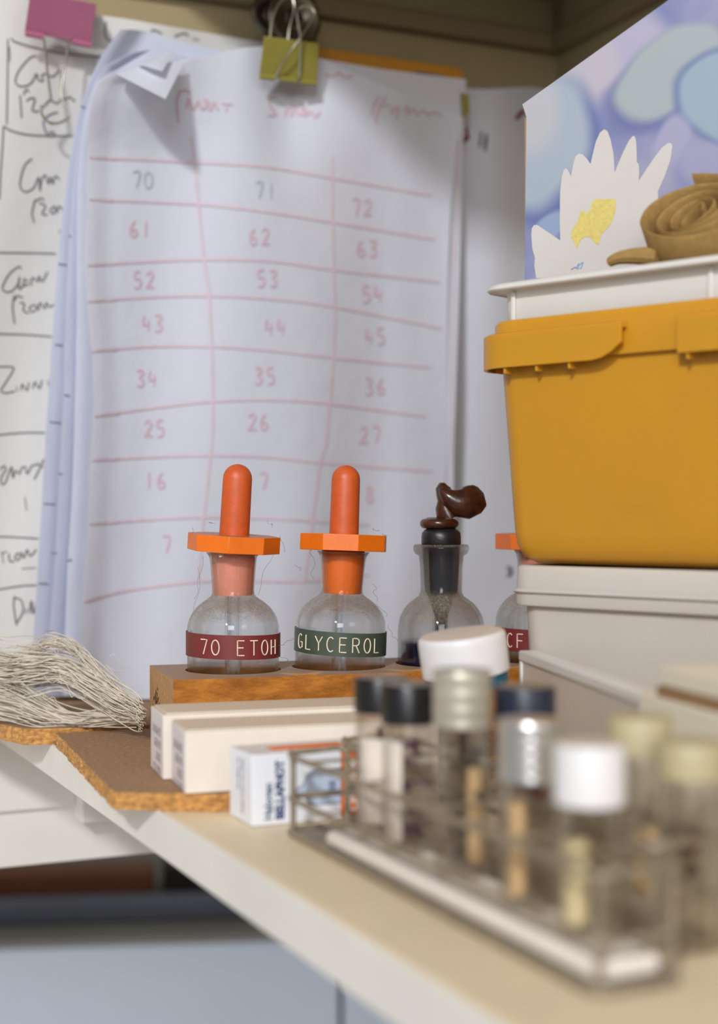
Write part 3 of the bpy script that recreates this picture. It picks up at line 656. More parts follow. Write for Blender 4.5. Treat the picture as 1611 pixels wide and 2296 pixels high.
dropper_bottle(1, 'dropper bottle with dark green GLYCEROL tape and bright orange stopper', M['orange_st'], M['lab_green'], 'GLYCEROL', -57.5, 19, (R(-1.5), R(.5)), whole=R(1.9))
dropper_bottle(3, 'dropper bottle with maroon tape half hidden behind the stacked tubs', M['pink_st'], M['lab_red'], 'CF', -46, -1, (0, 0), True, -.0015)
# third bottle: ground-glass neck, black stopper and collapsed brown teat
p = blk(BA[2], BBc, 0); c = Vector((p.x, p.y, 0))
k3 = p.y/3300; h3 = lambda y: (1148-y)*k3
b3 = thing('dropper_bottle', (p.x, p.y, ZB), 'dusty flask with dark blue liquid and collapsed brown rubber teat, third in block', 'bottle')
op = [(0, ZB), (.0215, ZB), (.0230, ZB+.0012), (.0233, ZB+.003), (.0233, h3(1418)), (.0230, h3(1400)), (.0220, h3(1382)), (.0200, h3(1366)), (.0172, h3(1352)), (.0140, h3(1342)), (.0120, h3(1336)), (.0112, h3(1328)), (.0110, h3(1315)), (.0114, h3(1270)), (.0120, h3(1246)), (.0140, h3(1241)), (.0149, h3(1234)), (.0150, h3(1226)), (.0143, h3(1221)), (.0120, h3(1221))]
ip = [(.0104, h3(1226)), (.0100, h3(1246)), (.0092, h3(1300)), (.0090, h3(1328)), (.0100, h3(1338)), (.0120, h3(1345)), (.0150, h3(1355)), (.0180, h3(1368)), (.0200, h3(1382)), (.0212, h3(1400)), (.0216, h3(1418)), (.0216, ZB+.004), (.0205, ZB+.0022), (0, ZB+.002)]
T3 = rotA(c+Z*h3(1330), Vector((0, 1, 0)), R(2.0))
M['glass_b3'] = glass('grimy flask glass', (.95, .95, .94, 1), dust=.42, thin=.6, dustcol=srgb(134, 122, 108), dz=(.1, .9))
MB().lathe(op+ip, c, 64).build('glass_body', M['glass_b3'], b3, smooth=60)
MB().lathe([(0, ZB+.0022), (.0202, ZB+.0024), (.0213, ZB+.0042), (.0213, h3(1438)), (.0205, h3(1436)), (0, h3(1436))], c, 48).build('liquid', M['ink_liquid'], b3, smooth=40)
MB().lathe([(0, h3(1420)), (.0032, h3(1420)), (.0036, h3(1380)), (.0062, h3(1345)), (.0086, h3(1326)), (.0090, h3(1300)), (.0098, h3(1246)), (.0098, h3(1226)), (0, h3(1226))], c, 40).build('ground_stopper', M['glass_f'], b3, smooth=50)
MB().lathe([(0, h3(1225.5)), (.0100, h3(1225.5)), (.0106, h3(1220)), (.0106, h3(1204)), (.0103, h3(1195)), (.0090, h3(1188)), (.0072, h3(1184)), (0, h3(1183))], c, 40).build('stopper_cap', M['blk_rub'], b3, smooth=50)
tr = [(0, h3(1186))]+[(.0078+.0026*math.cos(R(a)), h3(1174)+.0026*math.sin(R(a))) for a in range(-90, 91, 15)]+[(.006, h3(1160)), (0, h3(1160))]
MB().lathe(tr, c+Vector((-.001, 0, 0)), 40).build('teat_ring', M['brn_rub'], b3, smooth=60)
# collapsed teat: a bent flattened lobe from two swept sections
def blob(path, secs, seg=20):
    P = [Vector(q) for q in path]; vs = []; fs = []; n = len(P)
    for i in range(n):
        t = (P[min(i+1, n-1)]-P[max(i-1, 0)]).normalized(); y = Vector((0, 1, 0)); x = y.cross(t).normalized(); y2 = t.cross(x)
        for k in range(seg):
            a = 2*math.pi*k/seg; vs.append(P[i]+x*secs[i][0]*math.cos(a)+y2*secs[i][1]*math.sin(a))
    for i in range(n-1):
        for k in range(seg): fs.append((i*seg+k, i*seg+(k+1) % seg, (i+1)*seg+(k+1) % seg, (i+1)*seg+k))
    fs += [tuple(range(seg))[::-1], tuple(range((n-1)*seg, n*seg))]
    return MB().add(vs, fs)
def q3(x, y, dy=0): return Vector(((x-CX)*k3, p.y+dy, (CY-y)*k3))
ob = blob([q3(1010, 1164), q3(1003, 1150), q3(998, 1138), q3(1000, 1124), q3(998, 1108), q3(994, 1094), q3(996, 1086), q3(998, 1083)], [(.0060, .006), (.0062, .006), (.0050, .0052), (.0044, .005), (.0046, .0055), (.0040, .0052), (.0026, .0035), (.0006, .001)])
ob.build('collapsed_teat', M['brn_rub'], b3, smooth=70)
ob = blob([q3(984, 1094, -.004), q3(992, 1103, -.004), q3(1006, 1116, -.004), q3(1025, 1127, -.004), q3(1045, 1128, -.003), q3(1062, 1120, -.002), q3(1074, 1112), q3(1081, 1108), q3(1085, 1106)], [(.0006, .001), (.0028, .004), (.0050, .0052), (.0076, .006), (.0088, .0064), (.0084, .006), (.0070, .0052), (.0045, .0036), (.0006, .0006)])
ob.build('teat_lobe', M['brn_rub'], b3, smooth=70)

# cobweb fibres hanging about the bottles
rnd = random.Random(11); mb = MB()
for x0, y0, x1, y1 in [(455, 1245, 440, 1345), (448, 1270, 436, 1385), (632, 1200, 640, 1240), (575, 1330, 612, 1240), (700, 1225, 702, 1300), (840, 1310, 845, 1350), (846, 1350, 868, 1380), (628, 1448, 660, 1432), (625, 1470, 650, 1482),
                       (868, 1400, 892, 1440), (665, 1265, 680, 1280), (432, 1180, 426, 1215), (600, 1170, 616, 1180), (470, 1170, 480, 1172), (855, 1195, 866, 1200), (835, 1185, 850, 1190)]:
    Y = .745+.02*(x0 > 650)
    P = [pt(x0+(x1-x0)*t/5+rnd.uniform(-5, 5), y0+(y1-y0)*t/5+rnd.uniform(-3, 3), Y) for t in range(6)]
    mb.tube(catmull(P, 4), .00009, 4)
fb = mb.build('cobweb', M['fibre'], kind='stuff'); tag(fb, 'fine grey cobweb fibres strung about the dropper bottles', 'cobweb')

# ------------------------------------------------------------ cartons
def text2d(s, size, off=0.0, align='LEFT'):
    cu = bpy.data.curves.new('t', 'FONT'); cu.body = s; cu.size = size; cu.offset = off; cu.align_x = align; cu.resolution_u = 3
    o = bpy.data.objects.new('t', cu); COL.objects.link(o); bpy.context.view_layer.update()
    me = o.evaluated_get(bpy.context.evaluated_depsgraph_get()).to_mesh()
    vs = [tuple(v.co) for v in me.vertices]; fs = [tuple(q.vertices) for q in me.polygons]
    COL.objects.unlink(o); bpy.data.objects.remove(o); bpy.data.curves.remove(cu); return vs, fs
def put_text(mb, s, size, O, ex, ey, off=0.0, fit=None):
    vs, fs = text2d(s, size, off); mb.open = True
    if fit:
        w_ = max(v[0] for v in vs)-min(v[0] for v in vs); k = fit/w_
    else: k = 1
    mb.add([O+ex*v[0]*k+ey*v[1] for v in vs], fs)
def carton(name, label, corner, rot, L, D, H, m, mend, group=None):
    ex = Vector((math.cos(rot), math.sin(rot), 0)); ey = Vector((-math.sin(rot), math.cos(rot), 0)); c = Vector(corner)
    o = thing(name, c+ex*L/2+ey*D/2, label, 'box', group)
    mb = MB(); mb.box(c+ex*L/2+ey*D/2+Z*H/2, ex*L/2, ey*D/2, Z*H/2)
    # left end gets its own tone
    mb.m = [0, 0, 0, 0, 1, 0]
    mb.build('carton_body', [m, mend], o, bevel=.0005)
    return o, c, ex, ey
rA = R(17)
o, c, ex, ey = carton('lamp_carton', 'long cream carton nearer the viewer of the two, with blank side', (-.0722, .6115, BT+.0003), rA, .112, .034, .0258, M['card_w'], M['card_side'])
mb = MB()
for i, (s, f) in enumerate([('GERMANY', .022), ('RA REM', .017), ('SSSY', .013), ('NATO 1', .022)]):
    put_text(mb, s, .0056, c-ex*.0002+ey*(.006)+Z*(.0195-.0055*i)+Z*0, ey, -Z, 0, f)
mb.build('stamped_print', M['print_g'], o, smooth=0)
MB().box(c+ex*.056+ey*.0172+Z*.0262, ex*.0555, ey*.0165, Z*.0003).build('tuck_flap', M['card_w'], o, bevel=.0002)
c2 = Vector((-.0722, .6115, BT+.0003))+ey*.0352-ex*.0035
o, c, ex, ey = carton('lamp_carton', 'long cream carton farther back of the two, with stamped end, against the block', c2, rA, .100, .034, .0282, M['card_w'], M['card_side'])
mb = MB()
for i, (s, f) in enumerate([('GERMANY', .022), ('RA REM', .017), ('SSSY', .013), ('NATO 1', .022)]):
    put_text(mb, s, .0056, c-ex*.0002+ey*(.006)+Z*(.0215-.0057*i), ey, -Z, 0, f)
mb.build('stamped_print', M['print_g'], o, smooth=0)
MB().box(c+ex*.05+ey*.0165+Z*.0286, ex*.0485, ey*.0155, Z*.0003).build('tuck_flap', M['card_w'], o, bevel=.0002)

rH = R(24.7); HH = .0284
o, c, ex, ey = carton('bulb_carton', 'small white halogen lamp carton with blue lamp drawing and orange band', (-.0424, .5826, SH+.0003), rH, .056, .026, HH, M['card_hw'], M['card_hw'])
o.name = 'bulb_carton'; nf = -ey*.0002
mb = MB(); put_text(mb, 'Halogen', .0050, c+nf+ex*.0085+Z*.002, Z, -ex, .0001, .0145)
put_text(mb, 'BELLAPHOT', .0050, c+nf+ex*.0135+Z*.002, Z, -ex, .00025, .0235)
for q in range(4): mb.box(c+nf+ex*(.0335+.0008*q)+Z*.0135, ex*.0002, ey*.00005, Z*.0022)
mb.build('front_lettering', M['print_b'], o, smooth=0)
mb = MB(); put_text(mb, 'Halogen lamp without reflector', .0036, c-ex*.0002+ey*.0115+Z*.0255, -Z, -ey, 0, .022); put_text(mb, 'low voltage lamp', .0036, c-ex*.0002+ey*.0165+Z*.0255, -Z, -ey, 0, .013)
mb.build('side_lettering', M['print_b'], o, smooth=0)
prof = [(.0185,.0125),(.0195,.0140),(.0215,.0148),(.0225,.0165),(.0245,.0195),(.0270,.0205),(.0385,.0205),(.0385,.0065),(.0270,.0065),(.0245,.0075),(.0225,.0100),(.0215,.0112),(.0195,.0115)]
mb = MB(); mb.open = True; mb.add([c-ey*.00015+ex*a+Z*b for a, b in prof], [tuple(range(len(prof)))]); mb.build('lamp_drawing', M['print_lb'], o, smooth=0)
mb = MB(); mb.tube([c-ey*.0002+ex*a+Z*b for a, b in prof], .00018, 4, True); mb.build('lamp_outline', M['print_b'], o, smooth=0)
mb = MB(); mb.box(c+nf*.6+ex*.0425+Z*HH/2, ex*.0040, ey*.00008, Z*(HH/2-.0006)); mb.box(c+ex*.028+ey*.012+Z*(HH+.0001), ex*.016, ey*.004, Z*.0001); mb.build('orange_band', M['print_o'], o, smooth=0)
mb = MB(); put_text(mb, 'OSRAM', .0058, c+nf*1.4+ex*.0460+Z*.0025, Z, -ex, .0002, .021); mb.build('brand_lettering', M['print_w'], o, smooth=0)
mb = MB(); put_text(mb, '64255 8V 20W', .0050, c+nf*1.4+ex*.0520+Z*.0025, Z, -ex, .0001, .023); mb.build('plum_lettering', M['print_p'], o, smooth=0)

# ------------------------------------------------------------ tubs
E1 = Vector((math.sin(R(47)), -math.cos(R(47)), 0)); E2 = Vector((math.cos(R(47)), math.sin(R(47)), 0))
def rr_loop(C0, L, W, r, inset, z, n=8):
    c = C0+E1*L/2+E2*W/2; l, w_ = L/2-inset, W/2-inset; rc = max(r-inset*.3, .001); P = []
    for sx, sy, a0 in ((-1, -1, 180), (1, -1, 270), (1, 1, 0), (-1, 1, 90)):
        for i in range(n+1):
            a = R(a0+90*i/n); P.append(c+E1*(sx*(l-rc)+rc*math.cos(a))+E2*(sy*(w_-rc)+rc*math.sin(a))+Z*z)
    return P
def loft(mb, loops, cap0=False, cap1=False):
    n = len(loops[0]); vs = sum(loops, []); fs = []
    for j in range(len(loops)-1):
        for i in range(n): fs.append((j*n+i, j*n+(i+1) % n, (j+1)*n+(i+1) % n, (j+1)*n+i))
    if cap0: fs.append(tuple(range(n))[::-1])
    if cap1: fs.append(tuple(range((len(loops)-1)*n, len(loops)*n)))
    return mb.add(vs, fs)
TL, TW = .235, .145
CY0 = Vector((.0590, .697, 0))
yt = thing('yellow_tub', CY0+E1*TL/2+E2*TW/2+Z*-.0246, 'large yellow plastic tub in the middle of the stack at right', 'tub')
yb = -.0246
def yl(ins, z): return rr_loop(CY0, TL, TW, .015, ins, z)
body = [yl(.022, yb), yl(.0150, yb+.0008), yl(.0105, yb+.0035), yl(.0080, yb+.0085), yl(.0070, yb+.015), yl(.0025, .066), yl(.0020, .084), yl(.0040, .084), yl(.0050, .066), yl(.0095, yb+.016), yl(.0120, yb+.006), yl(.024, yb+.0025)]
loft(MB(), body, True, True).build('tub_body', M['yel'], yt, smooth=50)
loft(MB(), [yl(.0018, .0695), yl(-.0006, .0692), yl(-.0008, .0700), yl(-.0004, .0880), yl(.0006, .0895), yl(.0030, .0897), yl(.0034, .0700), yl(.0018, .0695)]).build('rim_band', M['yel'], yt, smooth=40)
def partial_band(s0, s1, out, z0, z1, name, parent, m, curved_end=True):
    # lip running along the visible long side from s0 to s1, wrapping round the far corner
    mb = MB(); pts = []
    c = CY0+E2*0
    path = []
    if s0 < 0:
        for q in range(5): path.append((CY0+E2*(.050-.010*q)+E1*(-out), -E1))
        for i in range(9):
            a = R(180+90*i/8); n = (E1*math.cos(a)+E2*math.sin(a)); path.append((CY0+E1*.015+E2*.015+n*(.015+out), n))
        s0 = .018
    k = 12
    for i in range(k+1): path.append((CY0+E1*(s0+(s1-s0)*i/k)-E2*out, -E2))
    n = len(path); vs = []
    for i, (p_, nn) in enumerate(path):
        rise = 0
        if curved_end and i > n-4: rise = (i-(n-4))/3.0
        zz0 = z0+(z1-z0)*.45*rise**2
        for r_, z in ((0, zz0), (0, z1), (-.0018, z1+.0008), (-.0060, z1+.0008), (-.0060, z1-.002), (-.0016, z1-.002), (-.0016, zz0)): vs.append(p_+nn*r_+Z*z)
    m7 = 7; fs = [(i*m7+j, i*m7+(j+1) % m7, (i+1)*m7+(j+1) % m7, (i+1)*m7+j) for i in range(n-1) for j in range(m7)]+[tuple(range(m7)), tuple(range((n-1)*m7, n*m7))[::-1]]
    return mb.add(vs, fs).build(name, m, parent, smooth=40)
partial_band(-1, .080, .0060, .0670, .0825, 'grip_lip', yt, M['yel'])
partial_band(.108, .20, .0060, .0670, .0825, 'grip_lip', yt, M['yel'], False)
for s in (.016, .034, .052, .112, .130):
    MB().box(CY0+E1*s+E2*-.0022+Z*.0672, E1*.0006, E2*.0026, Z*.0030).build('rib', M['yel'], yt, bevel=.0003)
# white tray nested in the yellow tub
wt = thing('white_tray', CY0+E1*TL/2+E2*TW/2+Z*.085, 'white plastic tray nested in the top of the yellow tub', 'tray')
def wl(ins, z): return rr_loop(CY0, TL, TW, .013, ins, z)
loft(MB(), [wl(.010, .082), wl(.0062, .0825), wl(.0050, .084), wl(.0046, .104), wl(-.0010, .1045), wl(-.0022, .1038), wl(-.0028, .1044), wl(-.0022, .1062), wl(.0, .1072), wl(.0046, .1070), wl(.0062, .1050), wl(.0066, .086), wl(.0085, .0842)], True, True).build('tray_body', M['wht_pl'], wt, smooth=50)
for s in (.0145, .118, .21):
    MB().box(CY0+E1*s+E2*.0042+Z*.0965, E1*.0012, E2*.0008, Z*.0068).build('rib', M['wht_pl'], wt, bevel=.0006)
# milky tub under it
CM = CY0+E1*.010+E2*.004
mt = thing('milky_tub', CM+E1*TL/2+E2*TW/2+Z*SH, 'milky translucent plastic tub at the bottom of the stack', 'tub')
def ml(ins, z): return rr_loop(CM, TL-.02, TW-.008, .014, ins, z)
zz = yb-.0004
loft(MB(), [ml(.012, SH+.0003), ml(.008, SH+.001), ml(.0066, SH+.004), ml(.0034, zz-.019), ml(-.0004, zz-.0185), ml(-.0008, zz-.0175), ml(.0002, zz-.001), ml(.0012, zz), ml(.010, zz), ml(.012, zz-.002)], True, True).build('tub_body', M['milk'], mt, smooth=50)
loft(MB(), [ml(-.0010, zz-.0130), ml(-.0018, zz-.0120), ml(-.0010, zz-.0108), ml(.001, zz-.0108), ml(.001, zz-.013), ml(-.0010, zz-.0130)]).build('rim_bead', M['milk'], mt, smooth=50)
# lid standing on edge beside it
a = pt(1163, 1452, .682); b = pt(1452, 1566, .516); n_ = Vector(((b-a).y*-1, (b-a).x, 0)).normalized()
if n_.x < 0: n_ = -n_
a.z = b.z = (a.z+b.z)/2; hgt = (a.z-SH-.0004)/2; d = (b-a)/2; m_ = (a+b)/2
lid = thing('tub_lid', Vector((m_.x, m_.y, SH)), 'white plastic lid standing on edge in front of the milky tub', 'lid')
MB().box(m_+n_*.0010-Z*hgt+n_*.001, d, n_*.001, Z*(hgt-.003)).build('panel', M['milk'], lid, bevel=.0006)
MB().box(m_+n_*.0045-Z*.0025, d, n_*.0045, Z*.0025).build('rim', M['wht_pl'], lid, bevel=.001)
MB().box(m_+n_*.0045-Z*(2*hgt-.0022), d, n_*.0045, Z*.0022).build('rim', M['wht_pl'], lid, bevel=.001)
dd = d.normalized()
for e in (-1, 1): MB().box(m_+n_*.0045+dd*e*(d.length-.002)-Z*hgt, dd*.0018, n_*.0044, Z*(hgt-.0045)).build('rim', M['wht_pl'], lid, bevel=.001)

# ------------------------------------------------------------ flower carton (slant-topped file box)
LE = Vector((math.sin(R(70)), -math.cos(R(70)), 0)); LN = Vector((math.cos(R(70)), math.sin(R(70)), 0))
P0 = pt(1174, 620, .716); P0.z = 0
def lp(x, y): q = planept(x, y, P0, LN); return q
zb = .0868
def sl(x, y): q = lp(x, y); return ((q-P0).dot(LE), q.z)
fb = thing('flower_carton', P0+Z*zb, 'slant-topped carton printed with a white water lily on blue, standing in white tray', 'box')
def flower_material():
    N = Nodes('water lily print'); tc = N.n('ShaderNodeTexCoord'); sp = N.n('ShaderNodeSeparateXYZ'); N.l(tc.outputs['Object'], sp.inputs[0])
    # along-face coordinate s and height z, in metres
    dx = N.math('MULTIPLY', sp.outputs[0], LE.x); dy = N.math('MULTIPLY', sp.outputs[1], LE.y); s = N.math('ADD', dx, dy); z = N.math('ADD', sp.outputs[2], zb)
    cb_ = N.n('ShaderNodeCombineXYZ'); N.l(s, cb_.inputs[0]); N.l(z, cb_.inputs[1])
    w1 = N.noise(cb_.outputs[0], 22, 1); ad = N.n('ShaderNodeVectorMath'); ad.operation = 'ADD'; N.l(cb_.outputs[0], ad.inputs[0]); ad.inputs[1].default_value = (.3, .7, .2); w2 = N.noise(ad.outputs[0], 22, 1)
    s = N.math('ADD', s, N.math('MULTIPLY', N.math('SUBTRACT', w1, .5), .020)); z = N.math('ADD', z, N.math('MULTIPLY', N.math('SUBTRACT', w2, .5), .020))
    base = N.ramp(N.noise(cb_.outputs[0], 26, 2, .4), [(.34, srgb(112, 124, 176)), (.5, srgb(138, 142, 186)), (.66, srgb(180, 174, 196))])
    def ell(base, x, y, rx, ry, ang, col, soft=.25, inner=None):
        c0 = sl(x, y); k = .70/3300
        u_ = N.math('SUBTRACT', s, c0[0]); v_ = N.math('SUBTRACT', z, c0[1])
        ca, sa = math.cos(R(ang)), math.sin(R(ang))
        p_ = N.math('ADD', N.math('MULTIPLY', u_, ca/(rx*k)), N.math('MULTIPLY', v_, sa/(rx*k)))
        q_ = N.math('ADD', N.math('MULTIPLY', u_, -sa/(ry*k)), N.math('MULTIPLY', v_, ca/(ry*k)))
        d_ = N.math('SQRT', N.math('ADD', N.math('MULTIPLY', p_, p_), N.math('MULTIPLY', q_, q_)))
        mr = N.n('ShaderNodeMapRange'); mr.interpolation_type = 'SMOOTHSTEP'; mr.inputs['From Min'].default_value = 1+soft*.5; mr.inputs['From Max'].default_value = 1-soft*.5; N.l(d_, mr.inputs['Value'])
        return N.mix(mr.outputs[0], base, col)
    base = ell(base, 1310, 140, 150, 90, 30, srgb(196, 188, 200), .9)
    base = ell(base, 1440, 110, 60, 130, 20, srgb(184, 178, 202), .8)
    base = ell(base, 1222, 330, 112, 175, -20, srgb(96, 110, 168), .3)
    base = ell(base, 1212, 310, 96, 160, -22, srgb(172, 184, 198), .4)
    base = ell(base, 1190, 250, 60, 90, 0, srgb(196, 194, 198), .9)
    base = ell(base, 1500, 170, 150, 92, 35, srgb(96, 106, 164), .4)
    base = ell(base, 1505, 155, 135, 88, 38, srgb(172, 182, 184), .25)
    base = ell(base, 1620, 210, 90, 110, 40, srgb(96, 112, 168), .3)
    base = ell(base, 1622, 210, 80, 98, 40, srgb(156, 178, 194), .25)
    base = ell(base, 1515, 315, 38, 62, -25, srgb(172, 168, 200), .5)
    base = ell(base, 1235, 500, 30, 50, -30, srgb(150, 168, 200), .4)
    base = ell(base, 1600, 370, 70, 60, 0, srgb(164, 162, 196), .5)
    hs = N.n('ShaderNodeHueSaturation'); hs.inputs['Saturation'].default_value = 1.0; hs.inputs['Value'].default_value = .70; N.l(base, hs.inputs['Color'])
    N.l(hs.outputs[0], N.b.inputs['Base Color']); N.b.inputs['Roughness'].default_value = .55; return N.m
fm = flower_material()
top = [sl(x, y) for x, y in [(1181, 262), (1172, 234), (1500, 0), (1640, -98), (1700, -120)]]
outline = [(0.0003, zb+.0005)]+[top[0]]+[top[1]]+top[2:]+[(top[-1][0], zb+.0005)]
DPT = .052
def L3(s, z, d=0): return P0+LE*s+LN*d+Z*z
mb = MB(); f_ = [L3(s, z) for s, z in outline]
mb.prism(f_, LN*.0012); mb.m = [0]*len(mb.f)
for i in range(1, len(mb.f)): mb.m[i] = 1
for i in range(len(mb.f)):
    if i == 1: mb.m[i] = 1
mb.m[0] = 0
pan = mb.build('front_panel', [fm, M['brown_edge']], fb, smooth=0)
pan.data.materials[0] = fm
mb = MB(); mb.prism([L3(s, z, DPT) for s, z in outline], LN*.0012); mb.build('back_panel', M['brown_edge'], fb, smooth=0)
mb = MB(); zz1 = top[0][1]
mb.prism([L3(.0004, zb+.0005, .0012), L3(.0004, zb+.0005, DPT), L3(.0004, zz1, DPT), L3(.0004, zz1, .0012)], LE*.0012); mb.build('end_panel', M['brown_edge'], fb, smooth=0)
mb = MB(); mb.prism([L3(.002, zb+.0005, .0012), L3(top[-1][0], zb+.0005, .0012), L3(top[-1][0], zb+.0005, DPT), L3(.002, zb+.0005, DPT)], Z*.0012); mb.build('bottom_panel', M['brown_edge'], fb, smooth=0)
# the lily and its yellow centre: flat print
kl = 2.872
lily = [(x/kl+1050, y/kl+150) for x, y in [(440,1360),(428,1280),(432,1230),(415,1170),(408,1080),(412,1040),(425,1020),(445,1017),(480,1040),(540,1080),(595,1118),(592,980),(594,800),(605,710),(618,665),(632,652),(648,672),(664,705),(676,640),(692,580),(712,558),(740,565),(765,590),(790,625),(805,560),(825,480),(850,425),(878,402),(900,415),(920,470),(938,560),(945,682),(970,620),(1000,550),(1035,480),(1060,447),(1074,445),(1084,480),(1088,560),(1088,615),(1100,625),(1104,680),(1100,735),(1130,690),(1190,600),(1250,520),(1290,490),(1310,492),(1318,510),(1305,600),(1270,700),(1225,800),(1225,1360)]]
mb = MB(); mb.open = True; mb.add([lp(x, y)-LN*.00018 for x, y in lily], [tuple(range(len(lily)))]); mb.build('lily_print', mat('lily petal print', srgb(196, 188, 181), .6, var=.02), fb, smooth=0)
yel = [(x/kl+1050, y/kl+150) for x, y in [(700,1170),(685,1130),(665,1100),(668,1060),(690,1020),(712,990),(722,935),(745,925),(765,945),(790,920),(800,870),(830,850),(880,855),(930,848),(955,860),(950,930),(935,980),(900,1040),(860,1080),(840,1150),(815,1130),(790,1100),(760,1092),(730,1110)]]
mb = MB(); mb.open = True; mb.add([lp(x, y)-LN*.00032 for x, y in yel], [tuple(range(len(yel)))]); mb.build('stamen_print', mat('yellow stamen print', srgb(204, 184, 96), .6, var=.12, scale=500), fb, smooth=0)
mb = MB()
for L in [[(665,1305),(690,1290),(705,1300)], [(700,1290),(715,1265),(712,1300)], [(715,1280),(735,1262),(745,1260)], [(725,1300),(740,1270)]]:
    mb.tube([lp(x/kl+1050, y/kl+150)-LN*.0003 for x, y in L], .00035, 5)
mb.build('script_print', mat('blue script print', srgb(150, 168, 204), .6), fb, smooth=0)

# ------------------------------------------------------------ roll of tan cloth tape
rc = CY0+E1*.097+E2*.034+Z*.1225
tl = (Matrix.Rotation(R(-38), 3, 'Z') @ Matrix.Rotation(R(52), 3, 'X') @ Matrix.Rotation(R(6), 3, 'Y'))
cr = thing('cloth_roll', rc-Z*.034, 'loosely rolled tan cotton tape lying in the white tray', 'cloth')
mb = MB(); turns = 4.3; n = 190; hw = .0185; th = .0011; vs = []; rnd = random.Random(3)
for i in range(n+1):
    t = i/n; a = t*turns*2*math.pi; r = .0035+.0225*t+.0006*math.sin(a*2.3)
    hh = .004*math.sin(a*1.1+1)+.008*(1-t)*-.6
    for rr_, z in ((r-th, -hw), (r+th, -hw+.001), (r+th*1.1, 0), (r+th*.7, hw+hh-.0012), (r, hw+hh), (r-th, hw+hh-.0014), (r-th*.8, 0)):
        vs.append(rc+tl @ Vector((rr_*math.cos(a), rr_*math.sin(a), z)))
fs = [(i*7+j, i*7+(j+1) % 7, (i+1)*7+(j+1) % 7, (i+1)*7+j) for i in range(n) for j in range(7)]+[tuple(range(7)), tuple(range(n*7, n*7+7))]
mb.add(vs, fs); mb.build('wound_tape', M['cloth'], cr, smooth=60)
P = [rc+tl @ Vector((.010, .004, -.015)), pt(1480, 576, .648), pt(1430, 574, .655), pt(1390, 578, .66), pt(1368, 588, .664)]
mb = MB(); pth = catmull(P[1:], 5); k = len(pth); mb.tube(pth, [.0045*(1-.55*i/k) for i in range(k)], 10); mb.build('loose_end', M['cloth'], cr)

# ------------------------------------------------------------ white-capped jar leaning by the block
jc = pt(1040, 1462, .632); jr = .0188
jar = thing('capped_jar', Vector((jc.x, jc.y, SH)), 'tilted jar with big dusty white cap in front of the block', 'jar')
J = rotA(Vector((jc.x, jc.y, jc.z)), Vector((0, 1, 0)), R(-7.5)) @ rotA(Vector((jc.x, jc.y, jc.z)), Vector((1, 0, 0)), R(4))
c = Vector((jc.x, jc.y, 0)); zc = jc.z
kn = []
xform(MB().lathe([(0, zc-.0093), (jr*.93, zc-.0093), (jr, zc-.0088), (jr*1.01, zc+.0055), (jr*.99, zc+.0072), (jr*.94, zc+.0082), (jr*.6, zc+.0086), (0, zc+.0088)], c, 64), J).build('screw_cap', M['wht_cap'], jar, smooth=40, label='thick white screw cap')
xform(MB().lathe([(0, zc-.0150), (jr*.9, zc-.0150), (jr*.95, zc-.0140), (jr*.95, zc-.0098), (jr*.9, zc-.0094), (0, zc-.0094)], c, 48), J).build('collar', M['teal'], jar, smooth=40, label='teal collar')
MB().lathe([(0, SH+.0003), (jr*.52, SH+.0003), (jr*.56, SH+.0015), (jr*.58, zc-.0200), (jr*.50, zc-.0178), (0, zc-.0176)], c, 40).build('glass_body', M['glass_f'], jar, smooth=40)

# ------------------------------------------------------------ cream carton at right
cc = pt(1432, 1546, .52); ex = Vector((math.sin(R(15)), -math.cos(R(15)), 0)); ey = Vector((ex.y*-1, ex.x, 0))
H = cc.z-SH-.0003; base = Vector((cc.x, cc.y, SH+.0003))
cbx = thing('cream_carton', base+ex*.065+ey*.03, 'plain cream carton with brown lid seam at right edge behind the vials', 'box')
MB().box(base+ex*.065+ey*.034+Z*(H-.001)/2, ex*.065, ey*.034, Z*(H-.001)/2).build('carton_body', M['cream_box'], cbx, bevel=.001)
MB().box(base+ex*.071+ey*.034+Z*(H+.0008), ex*.059, ey*.033, Z*.0018).build('lid_seam', M['brown_edge'], cbx, bevel=.0004, label='brown seam under the lid')
MB().box(base+ex*.071+ey*.034+Z*(H+.0062), ex*.0585, ey*.0325, Z*.0034).build('lid', M['cream_box'], cbx, bevel=.0008)

